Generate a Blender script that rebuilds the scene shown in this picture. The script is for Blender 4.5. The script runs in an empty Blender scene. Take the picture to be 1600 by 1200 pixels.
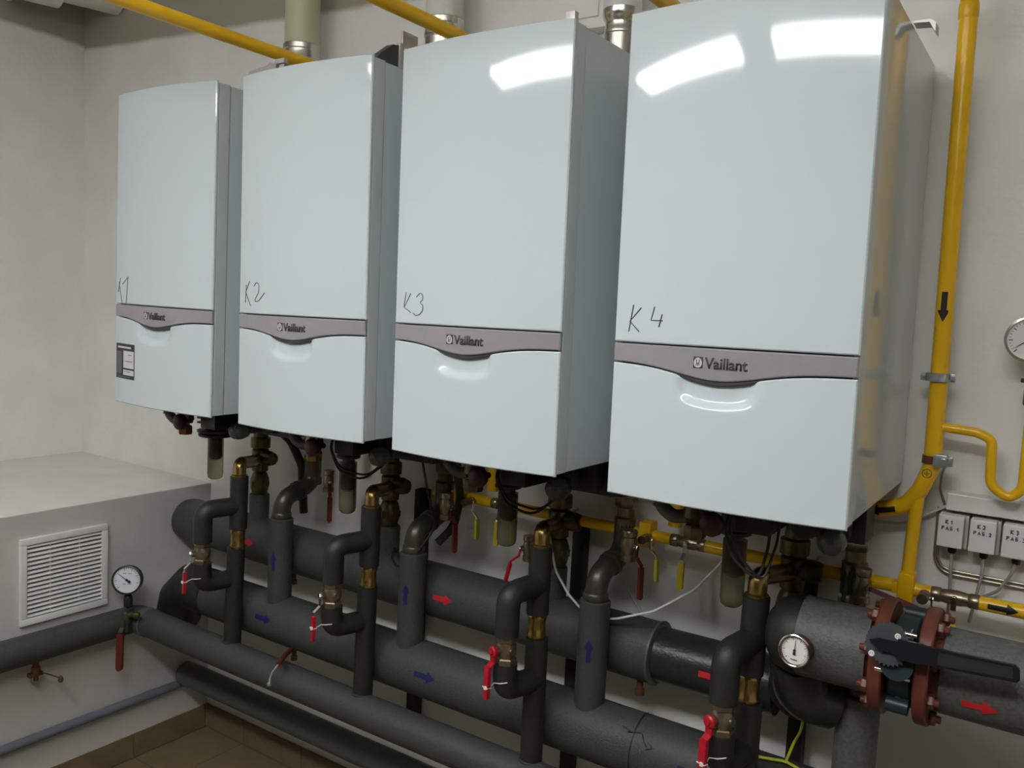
import bpy, bmesh, math, random
from mathutils import Vector, Matrix
random.seed(7)
S = bpy.context.scene
COL = S.collection
V = Vector
PI = math.pi

# ------------------------------------------------------------------ camera, world, exposure
cam_d = bpy.data.cameras.new('camera')
cam = bpy.data.objects.new('camera', cam_d)
COL.objects.link(cam)
S.camera = cam
cam_d.sensor_fit = 'HORIZONTAL'
cam_d.sensor_width = 36.0
cam_d.lens = 1354.85 * 36.0 / 1600.0
cam_d.clip_start = 0.02
_rx, _ry, _rz = math.radians(-5.17655), math.radians(-2.89687), math.radians(33.80189)
R = Matrix.Rotation(_rz, 4, 'Z') @ Matrix.Rotation(_rx, 4, 'X') @ Matrix.Rotation(_ry, 4, 'Y') @ Matrix.Rotation(PI / 2, 4, 'X')
cam.matrix_world = Matrix.Translation((0.82994, -2.22310, 1.81167)) @ R

world = bpy.data.worlds.new('world')
S.world = world
world.use_nodes = True
world.node_tree.nodes['Background'].inputs[0].default_value = (0.5, 0.55, 0.6, 1)
world.node_tree.nodes['Background'].inputs[1].default_value = 0.02
S.view_settings.view_transform = 'Standard'
S.view_settings.look = 'None'
S.view_settings.gamma = 1.0
S.view_settings.use_curve_mapping = False
S.view_settings.exposure = 0.0
LAMP = 28.0            # radiance of the fluorescent diffusers

# ------------------------------------------------------------------ materials
def mat(name, col, rough=0.5, metal=0.0, var=0.06, scale=30.0, bump=0.0, bscale=None, spec=0.5,
        trans=0.0, emit=0.0, coat=0.0, ior=1.45, stretch=None):
    m = bpy.data.materials.new(name)
    m.use_nodes = True
    nt = m.node_tree
    b = nt.nodes['Principled BSDF']
    b.inputs['Roughness'].default_value = rough
    b.inputs['Metallic'].default_value = metal
    b.inputs['Specular IOR Level'].default_value = spec
    b.inputs['IOR'].default_value = ior
    b.inputs['Transmission Weight'].default_value = trans
    b.inputs['Coat Weight'].default_value = coat
    b.inputs['Coat Roughness'].default_value = 0.05
    tc = nt.nodes.new('ShaderNodeTexCoord')
    src = tc.outputs['Object']
    if stretch:
        mp = nt.nodes.new('ShaderNodeMapping')
        mp.inputs['Scale'].default_value = stretch
        nt.links.new(src, mp.inputs['Vector'])
        src = mp.outputs['Vector']
    n = nt.nodes.new('ShaderNodeTexNoise')
    n.inputs['Scale'].default_value = scale
    n.inputs['Detail'].default_value = 4
    nt.links.new(src, n.inputs['Vector'])
    r = nt.nodes.new('ShaderNodeValToRGB')
    r.color_ramp.elements[0].position = 0.3
    r.color_ramp.elements[1].position = 0.7
    r.color_ramp.elements[0].color = (*[max(0, c * (1 - var)) for c in col], 1)
    r.color_ramp.elements[1].color = (*[min(1, c * (1 + var)) for c in col], 1)
    nt.links.new(n.outputs['Fac'], r.inputs['Fac'])
    nt.links.new(r.outputs['Color'], b.inputs['Base Color'])
    if bump:
        n2 = nt.nodes.new('ShaderNodeTexNoise')
        n2.inputs['Scale'].default_value = bscale or scale * 4
        n2.inputs['Detail'].default_value = 3
        nt.links.new(src, n2.inputs['Vector'])
        bp = nt.nodes.new('ShaderNodeBump')
        bp.inputs['Strength'].default_value = bump
        bp.inputs['Distance'].default_value = 0.004
        nt.links.new(n2.outputs['Fac'], bp.inputs['Height'])
        nt.links.new(bp.outputs['Normal'], b.inputs['Normal'])
    if emit:
        b.inputs['Emission Color'].default_value = (*col, 1)
        b.inputs['Emission Strength'].default_value = emit
    return m

M = {}
M['wall'] = mat('wall_plaster', (0.80, 0.785, 0.75), 0.85, var=0.045, scale=5, bump=0.25, bscale=60, spec=0.2)
M['walldark'] = mat('far_wall_paint', (0.05, 0.05, 0.05), 0.85, var=0.05, scale=3, spec=0.2)
M['ceil'] = mat('ceiling_paint', (0.85, 0.84, 0.81), 0.9, var=0.05, scale=3, spec=0.2)
M['ledge'] = mat('ledge_plaster', (0.70, 0.68, 0.64), 0.8, var=0.04, scale=7, bump=0.2, bscale=50, spec=0.2)
M['tile'] = mat('floor_tile_glaze', (0.165, 0.12, 0.066), 0.45, var=0.12, scale=14, spec=0.4)
M['tile2'] = mat('skirting_tile_glaze', (0.165, 0.12, 0.066), 0.45, var=0.15, scale=11, spec=0.4)
M['grout'] = mat('tile_grout', (0.42, 0.36, 0.26), 0.9, var=0.1, scale=40)
M['enamel'] = mat('white_enamel', (0.56, 0.62, 0.64), 0.06, var=0.006, scale=2, spec=0.5, bump=0.012, bscale=14)
M['enamel2'] = mat('white_enamel_side', (0.56, 0.63, 0.65), 0.05, var=0.01, scale=3, spec=0.6)
M['band'] = mat('grey_plastic_band', (0.52, 0.565, 0.565), 0.15, var=0.02, scale=5)
M['seam'] = mat('seam_grey', (0.16, 0.17, 0.17), 0.6)
M['strip'] = mat('silver_grey_strip', (0.34, 0.318, 0.33), 0.32, metal=0.25, var=0.02, scale=60)
M['stripdk'] = mat('strip_underside', (0.05, 0.045, 0.05), 0.5)
M['chrome'] = mat('chrome', (0.75, 0.74, 0.72), 0.12, metal=1, var=0.03)
M['steel'] = mat('stainless_steel', (0.62, 0.58, 0.54), 0.22, metal=1, var=0.05, scale=8)
M['zinc'] = mat('zinc_plated_steel', (0.50, 0.52, 0.55), 0.35, metal=0.9, var=0.12, scale=60)
M['tin'] = mat('galvanised_tab', (0.50, 0.47, 0.46), 0.4, metal=0.5, var=0.06)
M['tin2'] = mat('pale_badge_enamel', (0.55, 0.54, 0.55), 0.35)
M['black'] = mat('black_plastic', (0.016, 0.016, 0.018), 0.42, var=0.1)
M['blackgl'] = mat('black_lever_plastic', (0.008, 0.0085, 0.011), 0.3, var=0.1)
M['dkgrey'] = mat('dark_grey_plastic', (0.045, 0.047, 0.055), 0.45, var=0.1)
M['cream'] = mat('cream_flue_plastic', (0.50, 0.49, 0.33), 0.35, var=0.03, scale=6)
M['white'] = mat('white_plastic', (0.74, 0.73, 0.70), 0.4, var=0.02)
M['offwhite'] = mat('off_white_plastic', (0.60, 0.59, 0.54), 0.45, var=0.03)
M['paper'] = mat('printed_label', (0.62, 0.60, 0.62), 0.6, var=0.04)
M['greyprint'] = mat('grey_print', (0.12, 0.12, 0.115), 0.6)
M['ink'] = mat('marker_ink', (0.02, 0.02, 0.025), 0.5)
M['pencil'] = mat('faint_marker_ink', (0.10, 0.105, 0.11), 0.5)
M['yellow'] = mat('yellow_gas_paint', (0.80, 0.455, 0.008), 0.28, var=0.06, scale=12, spec=0.5)
M['yellow2'] = mat('yellow_handle_sleeve', (0.62, 0.45, 0.02), 0.4, var=0.05)
M['ygreen'] = mat('yellow_green_wire', (0.50, 0.55, 0.03), 0.4, var=0.05)
M['foam'] = mat('dark_pipe_foam', (0.0175, 0.0175, 0.0165), 0.5, var=0.25, scale=40, bump=0.15, bscale=180)
M['lamin'] = mat('grey_pipe_insulation', (0.047, 0.048, 0.0495), 0.55, var=0.16, scale=120, bump=0.3, bscale=220)
M['lamin2'] = mat('light_grey_insulation', (0.085, 0.085, 0.084), 0.5, var=0.22, scale=110, bump=0.35, bscale=200)
M['shiny'] = mat('black_rubber_insulation', (0.020, 0.021, 0.022), 0.32, var=0.2, scale=60, bump=0.25, bscale=120)
M['pvc'] = mat('grey_drain_plastic', (0.075, 0.08, 0.085), 0.4, var=0.08, scale=10)
M['pvc2'] = mat('blue_grey_drain_plastic', (0.135, 0.14, 0.17), 0.4, var=0.08, scale=10)
M['iron'] = mat('dark_steel_elbow', (0.065, 0.062, 0.045), 0.35, metal=0.4, var=0.15, scale=20)
M['post'] = mat('black_steel_post', (0.012, 0.012, 0.012), 0.5, var=0.1)
M['brass'] = mat('brass', (0.34, 0.22, 0.075), 0.25, metal=0.9, var=0.12, scale=40)
M['brassdk'] = mat('dull_brass', (0.125, 0.095, 0.05), 0.4, metal=0.8, var=0.2, scale=50)
M['nickel'] = mat('nickel_brass', (0.26, 0.205, 0.14), 0.3, metal=0.85, var=0.15, scale=50)
M['red'] = mat('red_vinyl', (0.42, 0.008, 0.02), 0.35, var=0.08)
M['reddk'] = mat('dark_red_vinyl', (0.10, 0.016, 0.011), 0.4, var=0.12)
M['oxide'] = mat('red_oxide_paint', (0.115, 0.028, 0.016), 0.4, var=0.15, scale=25)
M['rust'] = mat('rusty_brass', (0.14, 0.055, 0.03), 0.5, metal=0.4, var=0.25)
M['teal'] = mat('dark_teal_casting', (0.009, 0.02, 0.028), 0.4, var=0.1)
M['navy'] = mat('blue_tape', (0.008, 0.010, 0.085), 0.5)
M['redtape'] = mat('red_tape', (0.50, 0.012, 0.02), 0.5)
M['blacktape'] = mat('black_tape', (0.008, 0.008, 0.008), 0.5)
M['dial'] = mat('dial_face', (0.62, 0.66, 0.70), 0.35, var=0.02)
M['dialw'] = mat('white_dial_face', (0.70, 0.69, 0.66), 0.35, var=0.02)
M['trap'] = mat('translucent_trap_plastic', (0.34, 0.31, 0.22), 0.25, trans=0.85, var=0.05, ior=1.2)
M['hose'] = mat('translucent_grey_hose', (0.13, 0.13, 0.12), 0.15, trans=0.3, var=0.1)
M['bulb'] = mat('clear_hose_bend', (0.30, 0.33, 0.32), 0.05, trans=0.8, var=0.05)
M['cablew'] = mat('white_cable', (0.60, 0.59, 0.56), 0.45, var=0.03)
M['cableg'] = mat('grey_cable', (0.33, 0.32, 0.29), 0.45, var=0.03)
M['conduit'] = mat('tan_metal_conduit', (0.30, 0.25, 0.19), 0.35, metal=0.5, var=0.08)
M['tray'] = mat('cable_tray_grey', (0.20, 0.21, 0.23), 0.5, var=0.08)
M['crimson'] = mat('dark_red_cap', (0.055, 0.010, 0.010), 0.4, var=0.1)
M['copper'] = mat('copper', (0.33, 0.14, 0.075), 0.3, metal=0.9, var=0.1)
M['lamp'] = mat('lit_diffuser', (0.97, 1.0, 1.0), 0.4, var=0.0, emit=LAMP)

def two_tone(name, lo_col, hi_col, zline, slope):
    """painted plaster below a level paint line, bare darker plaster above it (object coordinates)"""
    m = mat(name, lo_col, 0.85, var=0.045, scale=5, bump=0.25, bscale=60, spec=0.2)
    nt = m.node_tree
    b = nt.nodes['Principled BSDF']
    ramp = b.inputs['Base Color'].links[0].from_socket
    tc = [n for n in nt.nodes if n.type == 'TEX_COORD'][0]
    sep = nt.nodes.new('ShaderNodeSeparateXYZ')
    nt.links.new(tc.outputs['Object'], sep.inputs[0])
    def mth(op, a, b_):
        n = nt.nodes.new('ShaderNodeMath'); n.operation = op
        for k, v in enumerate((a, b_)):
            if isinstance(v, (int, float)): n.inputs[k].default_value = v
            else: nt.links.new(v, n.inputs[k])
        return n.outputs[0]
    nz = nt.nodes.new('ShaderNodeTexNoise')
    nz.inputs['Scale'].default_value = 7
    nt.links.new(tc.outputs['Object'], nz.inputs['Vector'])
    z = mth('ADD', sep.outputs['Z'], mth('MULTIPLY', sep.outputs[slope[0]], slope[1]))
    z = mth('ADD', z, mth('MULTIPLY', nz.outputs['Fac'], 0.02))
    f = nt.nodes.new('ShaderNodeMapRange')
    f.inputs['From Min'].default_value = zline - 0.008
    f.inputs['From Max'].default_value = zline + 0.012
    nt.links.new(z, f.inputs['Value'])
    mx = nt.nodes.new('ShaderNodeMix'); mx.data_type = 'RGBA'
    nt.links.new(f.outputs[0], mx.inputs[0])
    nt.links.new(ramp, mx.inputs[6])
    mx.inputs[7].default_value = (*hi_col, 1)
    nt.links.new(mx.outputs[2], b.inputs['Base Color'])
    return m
# wall_back has its origin at x = 0.27, z = -0.1; wall_left at y = -3.1, z = -0.1
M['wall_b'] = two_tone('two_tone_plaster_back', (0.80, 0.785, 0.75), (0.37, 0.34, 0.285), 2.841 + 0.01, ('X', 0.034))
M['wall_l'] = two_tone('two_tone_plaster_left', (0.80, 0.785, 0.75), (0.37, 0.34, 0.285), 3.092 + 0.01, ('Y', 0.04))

# ------------------------------------------------------------------ object helpers
ORI = {}

def tag(o, label=None, cat=None, group=None, kind=None):
    if label: o['label'] = label
    if cat: o['category'] = cat
    if group: o['group'] = group
    if kind: o['kind'] = kind
    return o

def thing(name, label, cat, loc=(0, 0, 0), group=None, rot=None, local=False):
    o = bpy.data.objects.new(name, None)
    o.empty_display_size = 0.03
    COL.objects.link(o)
    o.location = loc
    if rot: o.rotation_euler = rot
    ORI[o] = V((0, 0, 0)) if local else V(loc)
    return tag(o, label, cat, group)

def finish(bm, name, m, smooth=40):
    bmesh.ops.recalc_face_normals(bm, faces=bm.faces[:])
    me = bpy.data.meshes.new(name)
    bm.to_mesh(me)
    bm.free()
    me.materials.append(M[m] if isinstance(m, str) else m)
    if smooth:
        me.shade_smooth()
        me.set_sharp_from_angle(angle=math.radians(smooth))
    return me

def obj(name, bm, m, parent=None, label=None, smooth=40, kind=None):
    """one mesh object; bm in world coordinates (or in the root's own when the root is local)"""
    if parent is not None:
        o0 = ORI[parent]
        if o0.length > 0:
            bmesh.ops.translate(bm, verts=bm.verts[:], vec=-o0)
    else:
        lo = V((min(v.co.x for v in bm.verts), min(v.co.y for v in bm.verts), min(v.co.z for v in bm.verts)))
        hi = V((max(v.co.x for v in bm.verts), max(v.co.y for v in bm.verts), max(v.co.z for v in bm.verts)))
        o0 = V(((lo.x + hi.x) / 2, (lo.y + hi.y) / 2, lo.z))
        bmesh.ops.translate(bm, verts=bm.verts[:], vec=-o0)
    o = bpy.data.objects.new(name, finish(bm, name, m, smooth))
    COL.objects.link(o)
    if parent is not None:
        o.parent = parent
        ORI[o] = ORI[parent]
    else:
        o.location = o0
        ORI[o] = o0
    if label: o['label'] = label
    if kind: o['kind'] = kind
    return o

def new(): return bmesh.new()

def box(bm, lo, hi, bev=0.0, mtx=None):
    lo, hi = V(lo), V(hi)
    r = bmesh.ops.create_cube(bm, size=1.0)
    vs = r['verts']
    c, d = (lo + hi) / 2, hi - lo
    for v in vs:
        v.co = V((v.co.x * d.x, v.co.y * d.y, v.co.z * d.z)) + c
    if bev:
        es = list({e for v in vs for e in v.link_edges})
        rr = bmesh.ops.bevel(bm, geom=es, offset=bev, segments=2, affect='EDGES', profile=0.6)
        vs = list({v for f in rr['faces'] for v in f.verts} | {v for v in vs if v.is_valid})
    if mtx is not None:
        for v in vs: v.co = mtx @ v.co
    return bm

def fillet(pts, rad, n=5):
    pts = [V(p) for p in pts]
    if not rad or len(pts) < 3: return pts
    out = [pts[0]]
    for i in range(1, len(pts) - 1):
        a, b, c = pts[i - 1], pts[i], pts[i + 1]
        u, w = (a - b), (c - b)
        lu, lw = u.length, w.length
        u.normalize(); w.normalize()
        ang = u.angle(w)
        if ang > PI - 0.02:
            out.append(b); continue
        t = min(rad / math.tan(ang / 2), lu * 0.49, lw * 0.49)
        p0, p1 = b + u * t, b + w * t
        for k in range(n + 1):
            s = k / n
            out.append(p0 * (1 - s) ** 2 + b * 2 * s * (1 - s) + p1 * s ** 2)
    out.append(pts[-1])
    return out

def tube(bm, pts, r, seg=20, rad=0.0, caps=True, n=5, radii=None):
    P = fillet(pts, rad, n)
    P = [p for i, p in enumerate(P) if i == 0 or (p - P[i - 1]).length > 1e-6]
    N = len(P)
    T = []
    for i in range(N):
        a = P[i] - P[i - 1] if i > 0 else P[1] - P[0]
        b = P[i + 1] - P[i] if i < N - 1 else P[i] - P[i - 1]
        T.append((a.normalized() + b.normalized()).normalized())
    up = V((0, 0, 1)) if abs(T[0].z) < 0.9 else V((1, 0, 0))
    u = T[0].cross(up).normalized()
    rings = []
    for i in range(N):
        u = (u - T[i] * u.dot(T[i])).normalized()
        w = T[i].cross(u)
        rr = radii[i] if radii else r
        k = 1.0
        if 0 < i < N - 1:
            d = (P[i] - P[i - 1]).normalized().dot(T[i])
            k = 1.0 / max(d, 0.6)
        rings.append([bm.verts.new(P[i] + (u * math.cos(2 * PI * j / seg) + w * math.sin(2 * PI * j / seg)) * rr * (1 if k < 1.02 else 1)) for j in range(seg)])
    for i in range(N - 1):
        for j in range(seg):
            bm.faces.new((rings[i][j], rings[i][(j + 1) % seg], rings[i + 1][(j + 1) % seg], rings[i + 1][j]))
    if caps:
        bm.faces.new(rings[0][::-1])
        bm.faces.new(rings[-1])
    return bm

def lathe(bm, prof, o, axis=(0, 0, 1), seg=24, caps=True):
    """prof: list of (radius, height along the axis) from the origin o"""
    o, a = V(o), V(axis).normalized()
    up = V((0, 0, 1)) if abs(a.z) < 0.9 else V((1, 0, 0))
    u = a.cross(up).normalized()
    w = a.cross(u)
    rings = []
    for r, h in prof:
        c = o + a * h
        if r < 1e-6: rings.append([bm.verts.new(c)])
        else: rings.append([bm.verts.new(c + (u * math.cos(2 * PI * j / seg) + w * math.sin(2 * PI * j / seg)) * r) for j in range(seg)])
    for A, B in zip(rings, rings[1:]):
        if len(A) == 1 and len(B) == 1: continue
        for j in range(seg):
            k = (j + 1) % seg
            if len(A) == 1: bm.faces.new((A[0], B[k], B[j]))
            elif len(B) == 1: bm.faces.new((A[j], A[k], B[0]))
            else: bm.faces.new((A[j], A[k], B[k], B[j]))
    if caps:
        if len(rings[0]) > 1: bm.faces.new(rings[0][::-1])
        if len(rings[-1]) > 1: bm.faces.new(rings[-1])
    return bm

def hexnut(bm, o, axis, r, h):
    return lathe(bm, [(r * 0.9, 0), (r, h * 0.15), (r, h * 0.85), (r * 0.9, h)], o, axis, seg=6)

def prism(bm, poly, o, ux, uy, depth):
    """polygon (list of 2D points) spanned by ux, uy at o, extruded along ux x uy by depth"""
    o, ux, uy = V(o), V(ux).normalized(), V(uy).normalized()
    n = ux.cross(uy)
    A = [bm.verts.new(o + ux * a + uy * b) for a, b in poly]
    B = [bm.verts.new(o + ux * a + uy * b + n * depth) for a, b in poly]
    bm.faces.new(A[::-1]); bm.faces.new(B)
    for i in range(len(poly)):
        j = (i + 1) % len(poly)
        bm.faces.new((A[i], A[j], B[j], B[i]))
    return bm

def ring_torus(bm, o, axis, R_, r, seg=28, s2=8):
    prof = [(R_ + r * math.cos(2 * PI * k / s2), r * math.sin(2 * PI * k / s2)) for k in range(s2 + 1)]
    return lathe(bm, prof, o, axis, seg, caps=False)

def arrow(bm, o, axis, toward, r, L, w, hl, hw):
    """flat adhesive arrow wrapped on a pipe of radius r: o on the pipe's axis, axis = the way it points, toward = outward side"""
    a = V(axis).normalized()
    t = V(toward); t = (t - a * t.dot(a)).normalized()
    q = a.cross(t)
    o = V(o)
    ts = sorted(set([-hw, -hw * 0.75, -w, -w * 0.5, 0, w * 0.5, w, hw * 0.75, hw]))
    def P(s, lat):
        th = lat / r
        return o + a * s + (t * math.cos(th) + q * math.sin(th)) * (r + 0.0012)
    def rng(lat, inside):
        tip = L / 2 - hl * abs(lat) / hw
        return (-L / 2 if inside else L / 2 - hl), tip
    for t0, t1 in zip(ts, ts[1:]):
        ins = max(abs(t0), abs(t1)) <= w + 1e-9
        a0, b0 = rng(t0, ins); a1, b1 = rng(t1, ins)
        vs = [P(a0, t0), P(b0, t0), P(b1, t1), P(a1, t1)]
        uniq = []
        for v in vs:
            if not uniq or (v - uniq[-1]).length > 1e-6: uniq.append(v)
        if (uniq[0] - uniq[-1]).length < 1e-6: uniq.pop()
        if len(uniq) >= 3: bm.faces.new([bm.verts.new(v) for v in uniq])
    return bm

def frame_of(d):
    d = V(d).normalized()
    up = V((0, 0, 1)) if abs(d.z) < 0.9 else V((1, 0, 0))
    x = up.cross(d).normalized()
    return x, d.cross(x), d

# ------------------------------------------------------------------ the room
XL, XE, ZE = -3.06, -2.11, 1.03      # left wall, ledge face, ledge top
XR, YF, ZC = 3.6, -6.2, 3.45
def struct(name, lo, hi, m, bev=0.0):
    o = obj(name, box(new(), lo, hi, bev), m, smooth=0)
    return tag(o, kind='structure')
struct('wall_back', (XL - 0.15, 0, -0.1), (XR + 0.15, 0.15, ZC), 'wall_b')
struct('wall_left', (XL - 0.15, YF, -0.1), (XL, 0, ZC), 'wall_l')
struct('wall_right', (XR, YF, -0.1), (XR + 0.15, 0, ZC), 'wall')
struct('wall_front', (XL - 0.15, YF - 0.15, -0.1), (XR + 0.15, YF, ZC), 'walldark')
struct('ceiling', (XL - 0.15, YF - 0.15, ZC), (XR + 0.15, 0.15, ZC + 0.12), 'ceil')
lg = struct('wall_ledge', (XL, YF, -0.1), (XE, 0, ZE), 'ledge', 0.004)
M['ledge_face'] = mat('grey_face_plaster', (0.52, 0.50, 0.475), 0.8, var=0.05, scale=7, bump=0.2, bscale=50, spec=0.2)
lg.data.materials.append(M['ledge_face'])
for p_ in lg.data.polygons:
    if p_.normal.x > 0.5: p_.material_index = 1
floor = struct('floor', (XL - 0.15, YF - 0.15, -0.14), (XR + 0.15, 0.15, -0.004), 'grout')
ORI[floor] = floor.location.copy()
# floor tiles, one object each, sharing one mesh per size
TS = 0.333
_tm = {}
def tile_mesh(w, d, h, m, key):
    k = (round(w, 3), round(d, 3), round(h, 3), key)
    if k not in _tm:
        _tm[k] = finish(box(new(), (-w / 2, -d / 2, -h / 2), (w / 2, d / 2, h / 2), 0.0012), 'tile', m, 0)
    return _tm[k]
def tile(name, lo, hi, m, parent):
    lo, hi = V(lo), V(hi)
    d = hi - lo
    o = bpy.data.objects.new(name, tile_mesh(d.x, d.y, d.z, m, m))
    COL.objects.link(o)
    o.parent = parent
    o.location = (lo + hi) / 2 - ORI[parent]
    return o
xs_t = [XE] + [-1.872 + TS * k for k in range(0, 14)]
ys_t = [0.0] + [-0.335 - TS * k for k in range(0, 12)]
for a, b in zip(xs_t, xs_t[1:]):
    for c, d in zip(ys_t, ys_t[1:]):
        tile('floor_tile', (a + 0.0015, d + 0.0015, -0.0035), (b - 0.0015, c - 0.0015, 0.0), 'tile', floor)
bb = struct('baseboard_back', (XE, -0.006, 0.0), (2.6, -0.0002, 0.098), 'grout')
ORI[bb] = bb.location.copy()
xb = [XE + 0.012] + [-1.862 + TS * k for k in range(0, 13)]
for a, b in zip(xb, xb[1:]):
    tile('skirting_tile', (a + 0.0015, -0.011, 0.0025), (b - 0.0015, -0.0062, 0.1), 'tile2', bb)
bl = struct('baseboard_ledge', (XE + 0.0002, -4.0, 0.0), (XE + 0.006, -0.012, 0.096), 'grout')
ORI[bl] = bl.location.copy()
yb = [-0.0125] + [-0.338 - TS * k for k in range(0, 11)]
for a, b in zip(yb, yb[1:]):
    tile('skirting_tile', (XE + 0.0062, b + 0.0015, 0.0025), (XE + 0.011, a - 0.0015, 0.098), 'tile2', bl)

# ------------------------------------------------------------------ ceiling lamps (mirrored in the boilers)
def lamp(x0, x1, y, z, label):
    t = thing('fluorescent_lamp', label, 'lamp', ((x0 + x1) / 2, y, z), 'suspended fluorescent lamps')
    hw = 0.15
    h = new()
    box(h, (x0, y - 0.03, z + 0.0325), (x1, y + 0.03, z + 0.075), 0.006)
    obj('housing', h, 'white', t)
    d = new()
    box(d, (x0 + 0.012, y - hw, z - 0.003), (x1 - 0.012, y + hw, z + 0.032), 0.01)
    obj('diffuser', d, 'lamp', t, 'lit milky diffuser')
    for sx in (x0 + 0.2, x1 - 0.2):
        obj('hanger', tube(new(), [(sx, y, z + 0.074), (sx, y, ZC)], 0.004, 8), 'zinc', t)
lamp(-1.50, -0.38, -2.42, 2.83, 'white fluorescent lamp hung over the left boilers')
lamp(-0.10, 1.10, -2.42, 2.83, 'white fluorescent lamp hung over the rightmost boiler')

# ------------------------------------------------------------------ boilers
W, H, YF0, BULGE = 0.48, 0.9695, -0.6174, 0.020
ZB = 1.4366
def yfront(x):
    t = (x - W / 2) / (W / 2)
    return YF0 - BULGE * (1 - t * t)
ZS = 0.314                                   # top of the grey strip
def zstrip(x):
    s = x / W
    return ZS - (0.0385 + 0.0255 * math.exp(-((s - 0.48) / 0.235) ** 2))

def panel(bm, x0, x1, zlo, zhi, nx, nz, off=None, back=0.022, ch=0.0025, lift=0.0):
    """curved front panel with a chamfered rim; zlo/zhi functions of x; off(x,z) pushes the face inwards"""
    def P(i, j, e, dy):
        x = x0 + e + (x1 - x0 - 2 * e) * i / nx
        za, zb = zlo(x) + e, zhi(x) - e
        z = za + (zb - za) * j / nz
        y = yfront(x) - lift + dy
        if off: y += off(x, z)
        return V((x, y, z))
    G = [[bm.verts.new(P(i, j, ch, 0)) for j in range(nz + 1)] for i in range(nx + 1)]
    for i in range(nx):
        for j in range(nz):
            bm.faces.new((G[i][j], G[i + 1][j], G[i + 1][j + 1], G[i][j + 1]))
    rim = [(i, 0) for i in range(nx)] + [(nx, j) for j in range(nz)] + [(i, nz) for i in range(nx, 0, -1)] + [(0, j) for j in range(nz, 0, -1)]
    r0 = [G[i][j] for i, j in rim]
    r1 = [bm.verts.new(P(i, j, 0, ch)) for i, j in rim]
    r2 = [bm.verts.new(P(i, j, 0, back)) for i, j in rim]
    n = len(rim)
    for A, B in ((r0, r1), (r1, r2)):
        for k in range(n):
            bm.faces.new((A[k], A[(k + 1) % n], B[(k + 1) % n], B[k]))
    bm.faces.new(r2)
    return bm

def smooth01(t):
    t = max(0.0, min(1.0, t))
    return t * t * (3 - 2 * t)

def scoop(x, z):
    """finger recess under the strip"""
    s = x / W
    u = abs(s - 0.475) / 0.175
    top = zstrip(x)
    dz = (top - z) / 0.055
    q = max(0.0, 1 - max(0, u) ** 4) * max(0.0, 1 - max(0.0, dz) ** 3)
    return 0.013 * smooth01(q * 1.35)

def strokes(bm, lines, bx, r):
    x0, x1, z0, z1 = bx
    for ln in lines:
        pts = [V((x0 + (x1 - x0) * a, yfront(x0 + (x1 - x0) * a) - 0.0006, z0 + (z1 - z0) * b)) for a, b in ln]
        tube(bm, pts, r, 6, rad=0.006 if len(pts) > 3 else 0, n=3)
    return bm

WRITING = [
    ([[(.22, .95), (.0, .42)], [(.07, .8), (.38, .03)], [(.42, .72), (.93, 1), (.78, .03)]], (.0162, .0862, .3166, .4008), 0.0011),
    ([[(.24, 1), (.03, .55)], [(.03, .55), (.3, 0)], [(.06, .85), (.02, .12)],
      [(.46, .8), (.6, .97), (.72, .85), (.70, .55), (.52, .25), (.55, .18), (.72, .22), (1, .55)]], (.0294, .1216, .3376, .4059), 0.0011),
    ([[(.11, .98), (.02, .35)], [(.35, .94), (.03, .34), (.38, .14)],
      [(.64, .8), (.81, .98), (.94, .88), (.93, .68), (.8, .57), (.95, .46), (.95, .24), (.8, .06), (.6, .02), (.5, .12)]], (.0312, .1028, .3351, .3919), 0.0011),
    ([[(.11, 1), (0, 0)], [(.35, .9), (.02, .39), (.32, .02)], [(.75, .96), (.66, .46), (1, .46)], [(.98, .69), (.9, .22)]], (.0337, .11, .3369, .3914), 0.0011),
]

def text_mesh(body, height, bold=0.0):
    cu = bpy.data.curves.new('text', 'FONT')
    cu.body = body
    cu.size = 1.0
    cu.offset = bold
    ob = bpy.data.objects.new('text', cu)
    COL.objects.link(ob)
    dg = bpy.context.evaluated_depsgraph_get()
    me = bpy.data.meshes.new_from_object(ob.evaluated_get(dg))
    COL.objects.unlink(ob)
    bpy.data.objects.remove(ob)
    bm = bmesh.new()
    bm.from_mesh(me)
    bpy.data.meshes.remove(me)
    lo = V((min(v.co.x for v in bm.verts), min(v.co.y for v in bm.verts), 0))
    hi = V((max(v.co.x for v in bm.verts), max(v.co.y for v in bm.verts), 0))
    bmesh.ops.triangulate(bm, faces=bm.faces[:])
    bmesh.ops.translate(bm, verts=bm.verts[:], vec=-lo)
    return bm, hi.x - lo.x, hi.y - lo.y

def solidify_text(bm, fn, depth):
    """map flat text (x, y) through fn(x, y, d) with thickness"""
    faces = [f for f in bm.faces]
    r = bmesh.ops.extrude_face_region(bm, geom=faces)
    top = {e for e in r['geom'] if isinstance(e, bmesh.types.BMVert)}
    data = [(v, v.co.copy(), v in top) for v in bm.verts]
    for v, c, t in data:
        v.co = fn(c.x, c.y, depth if t else 0.0)
    return bm

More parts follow.
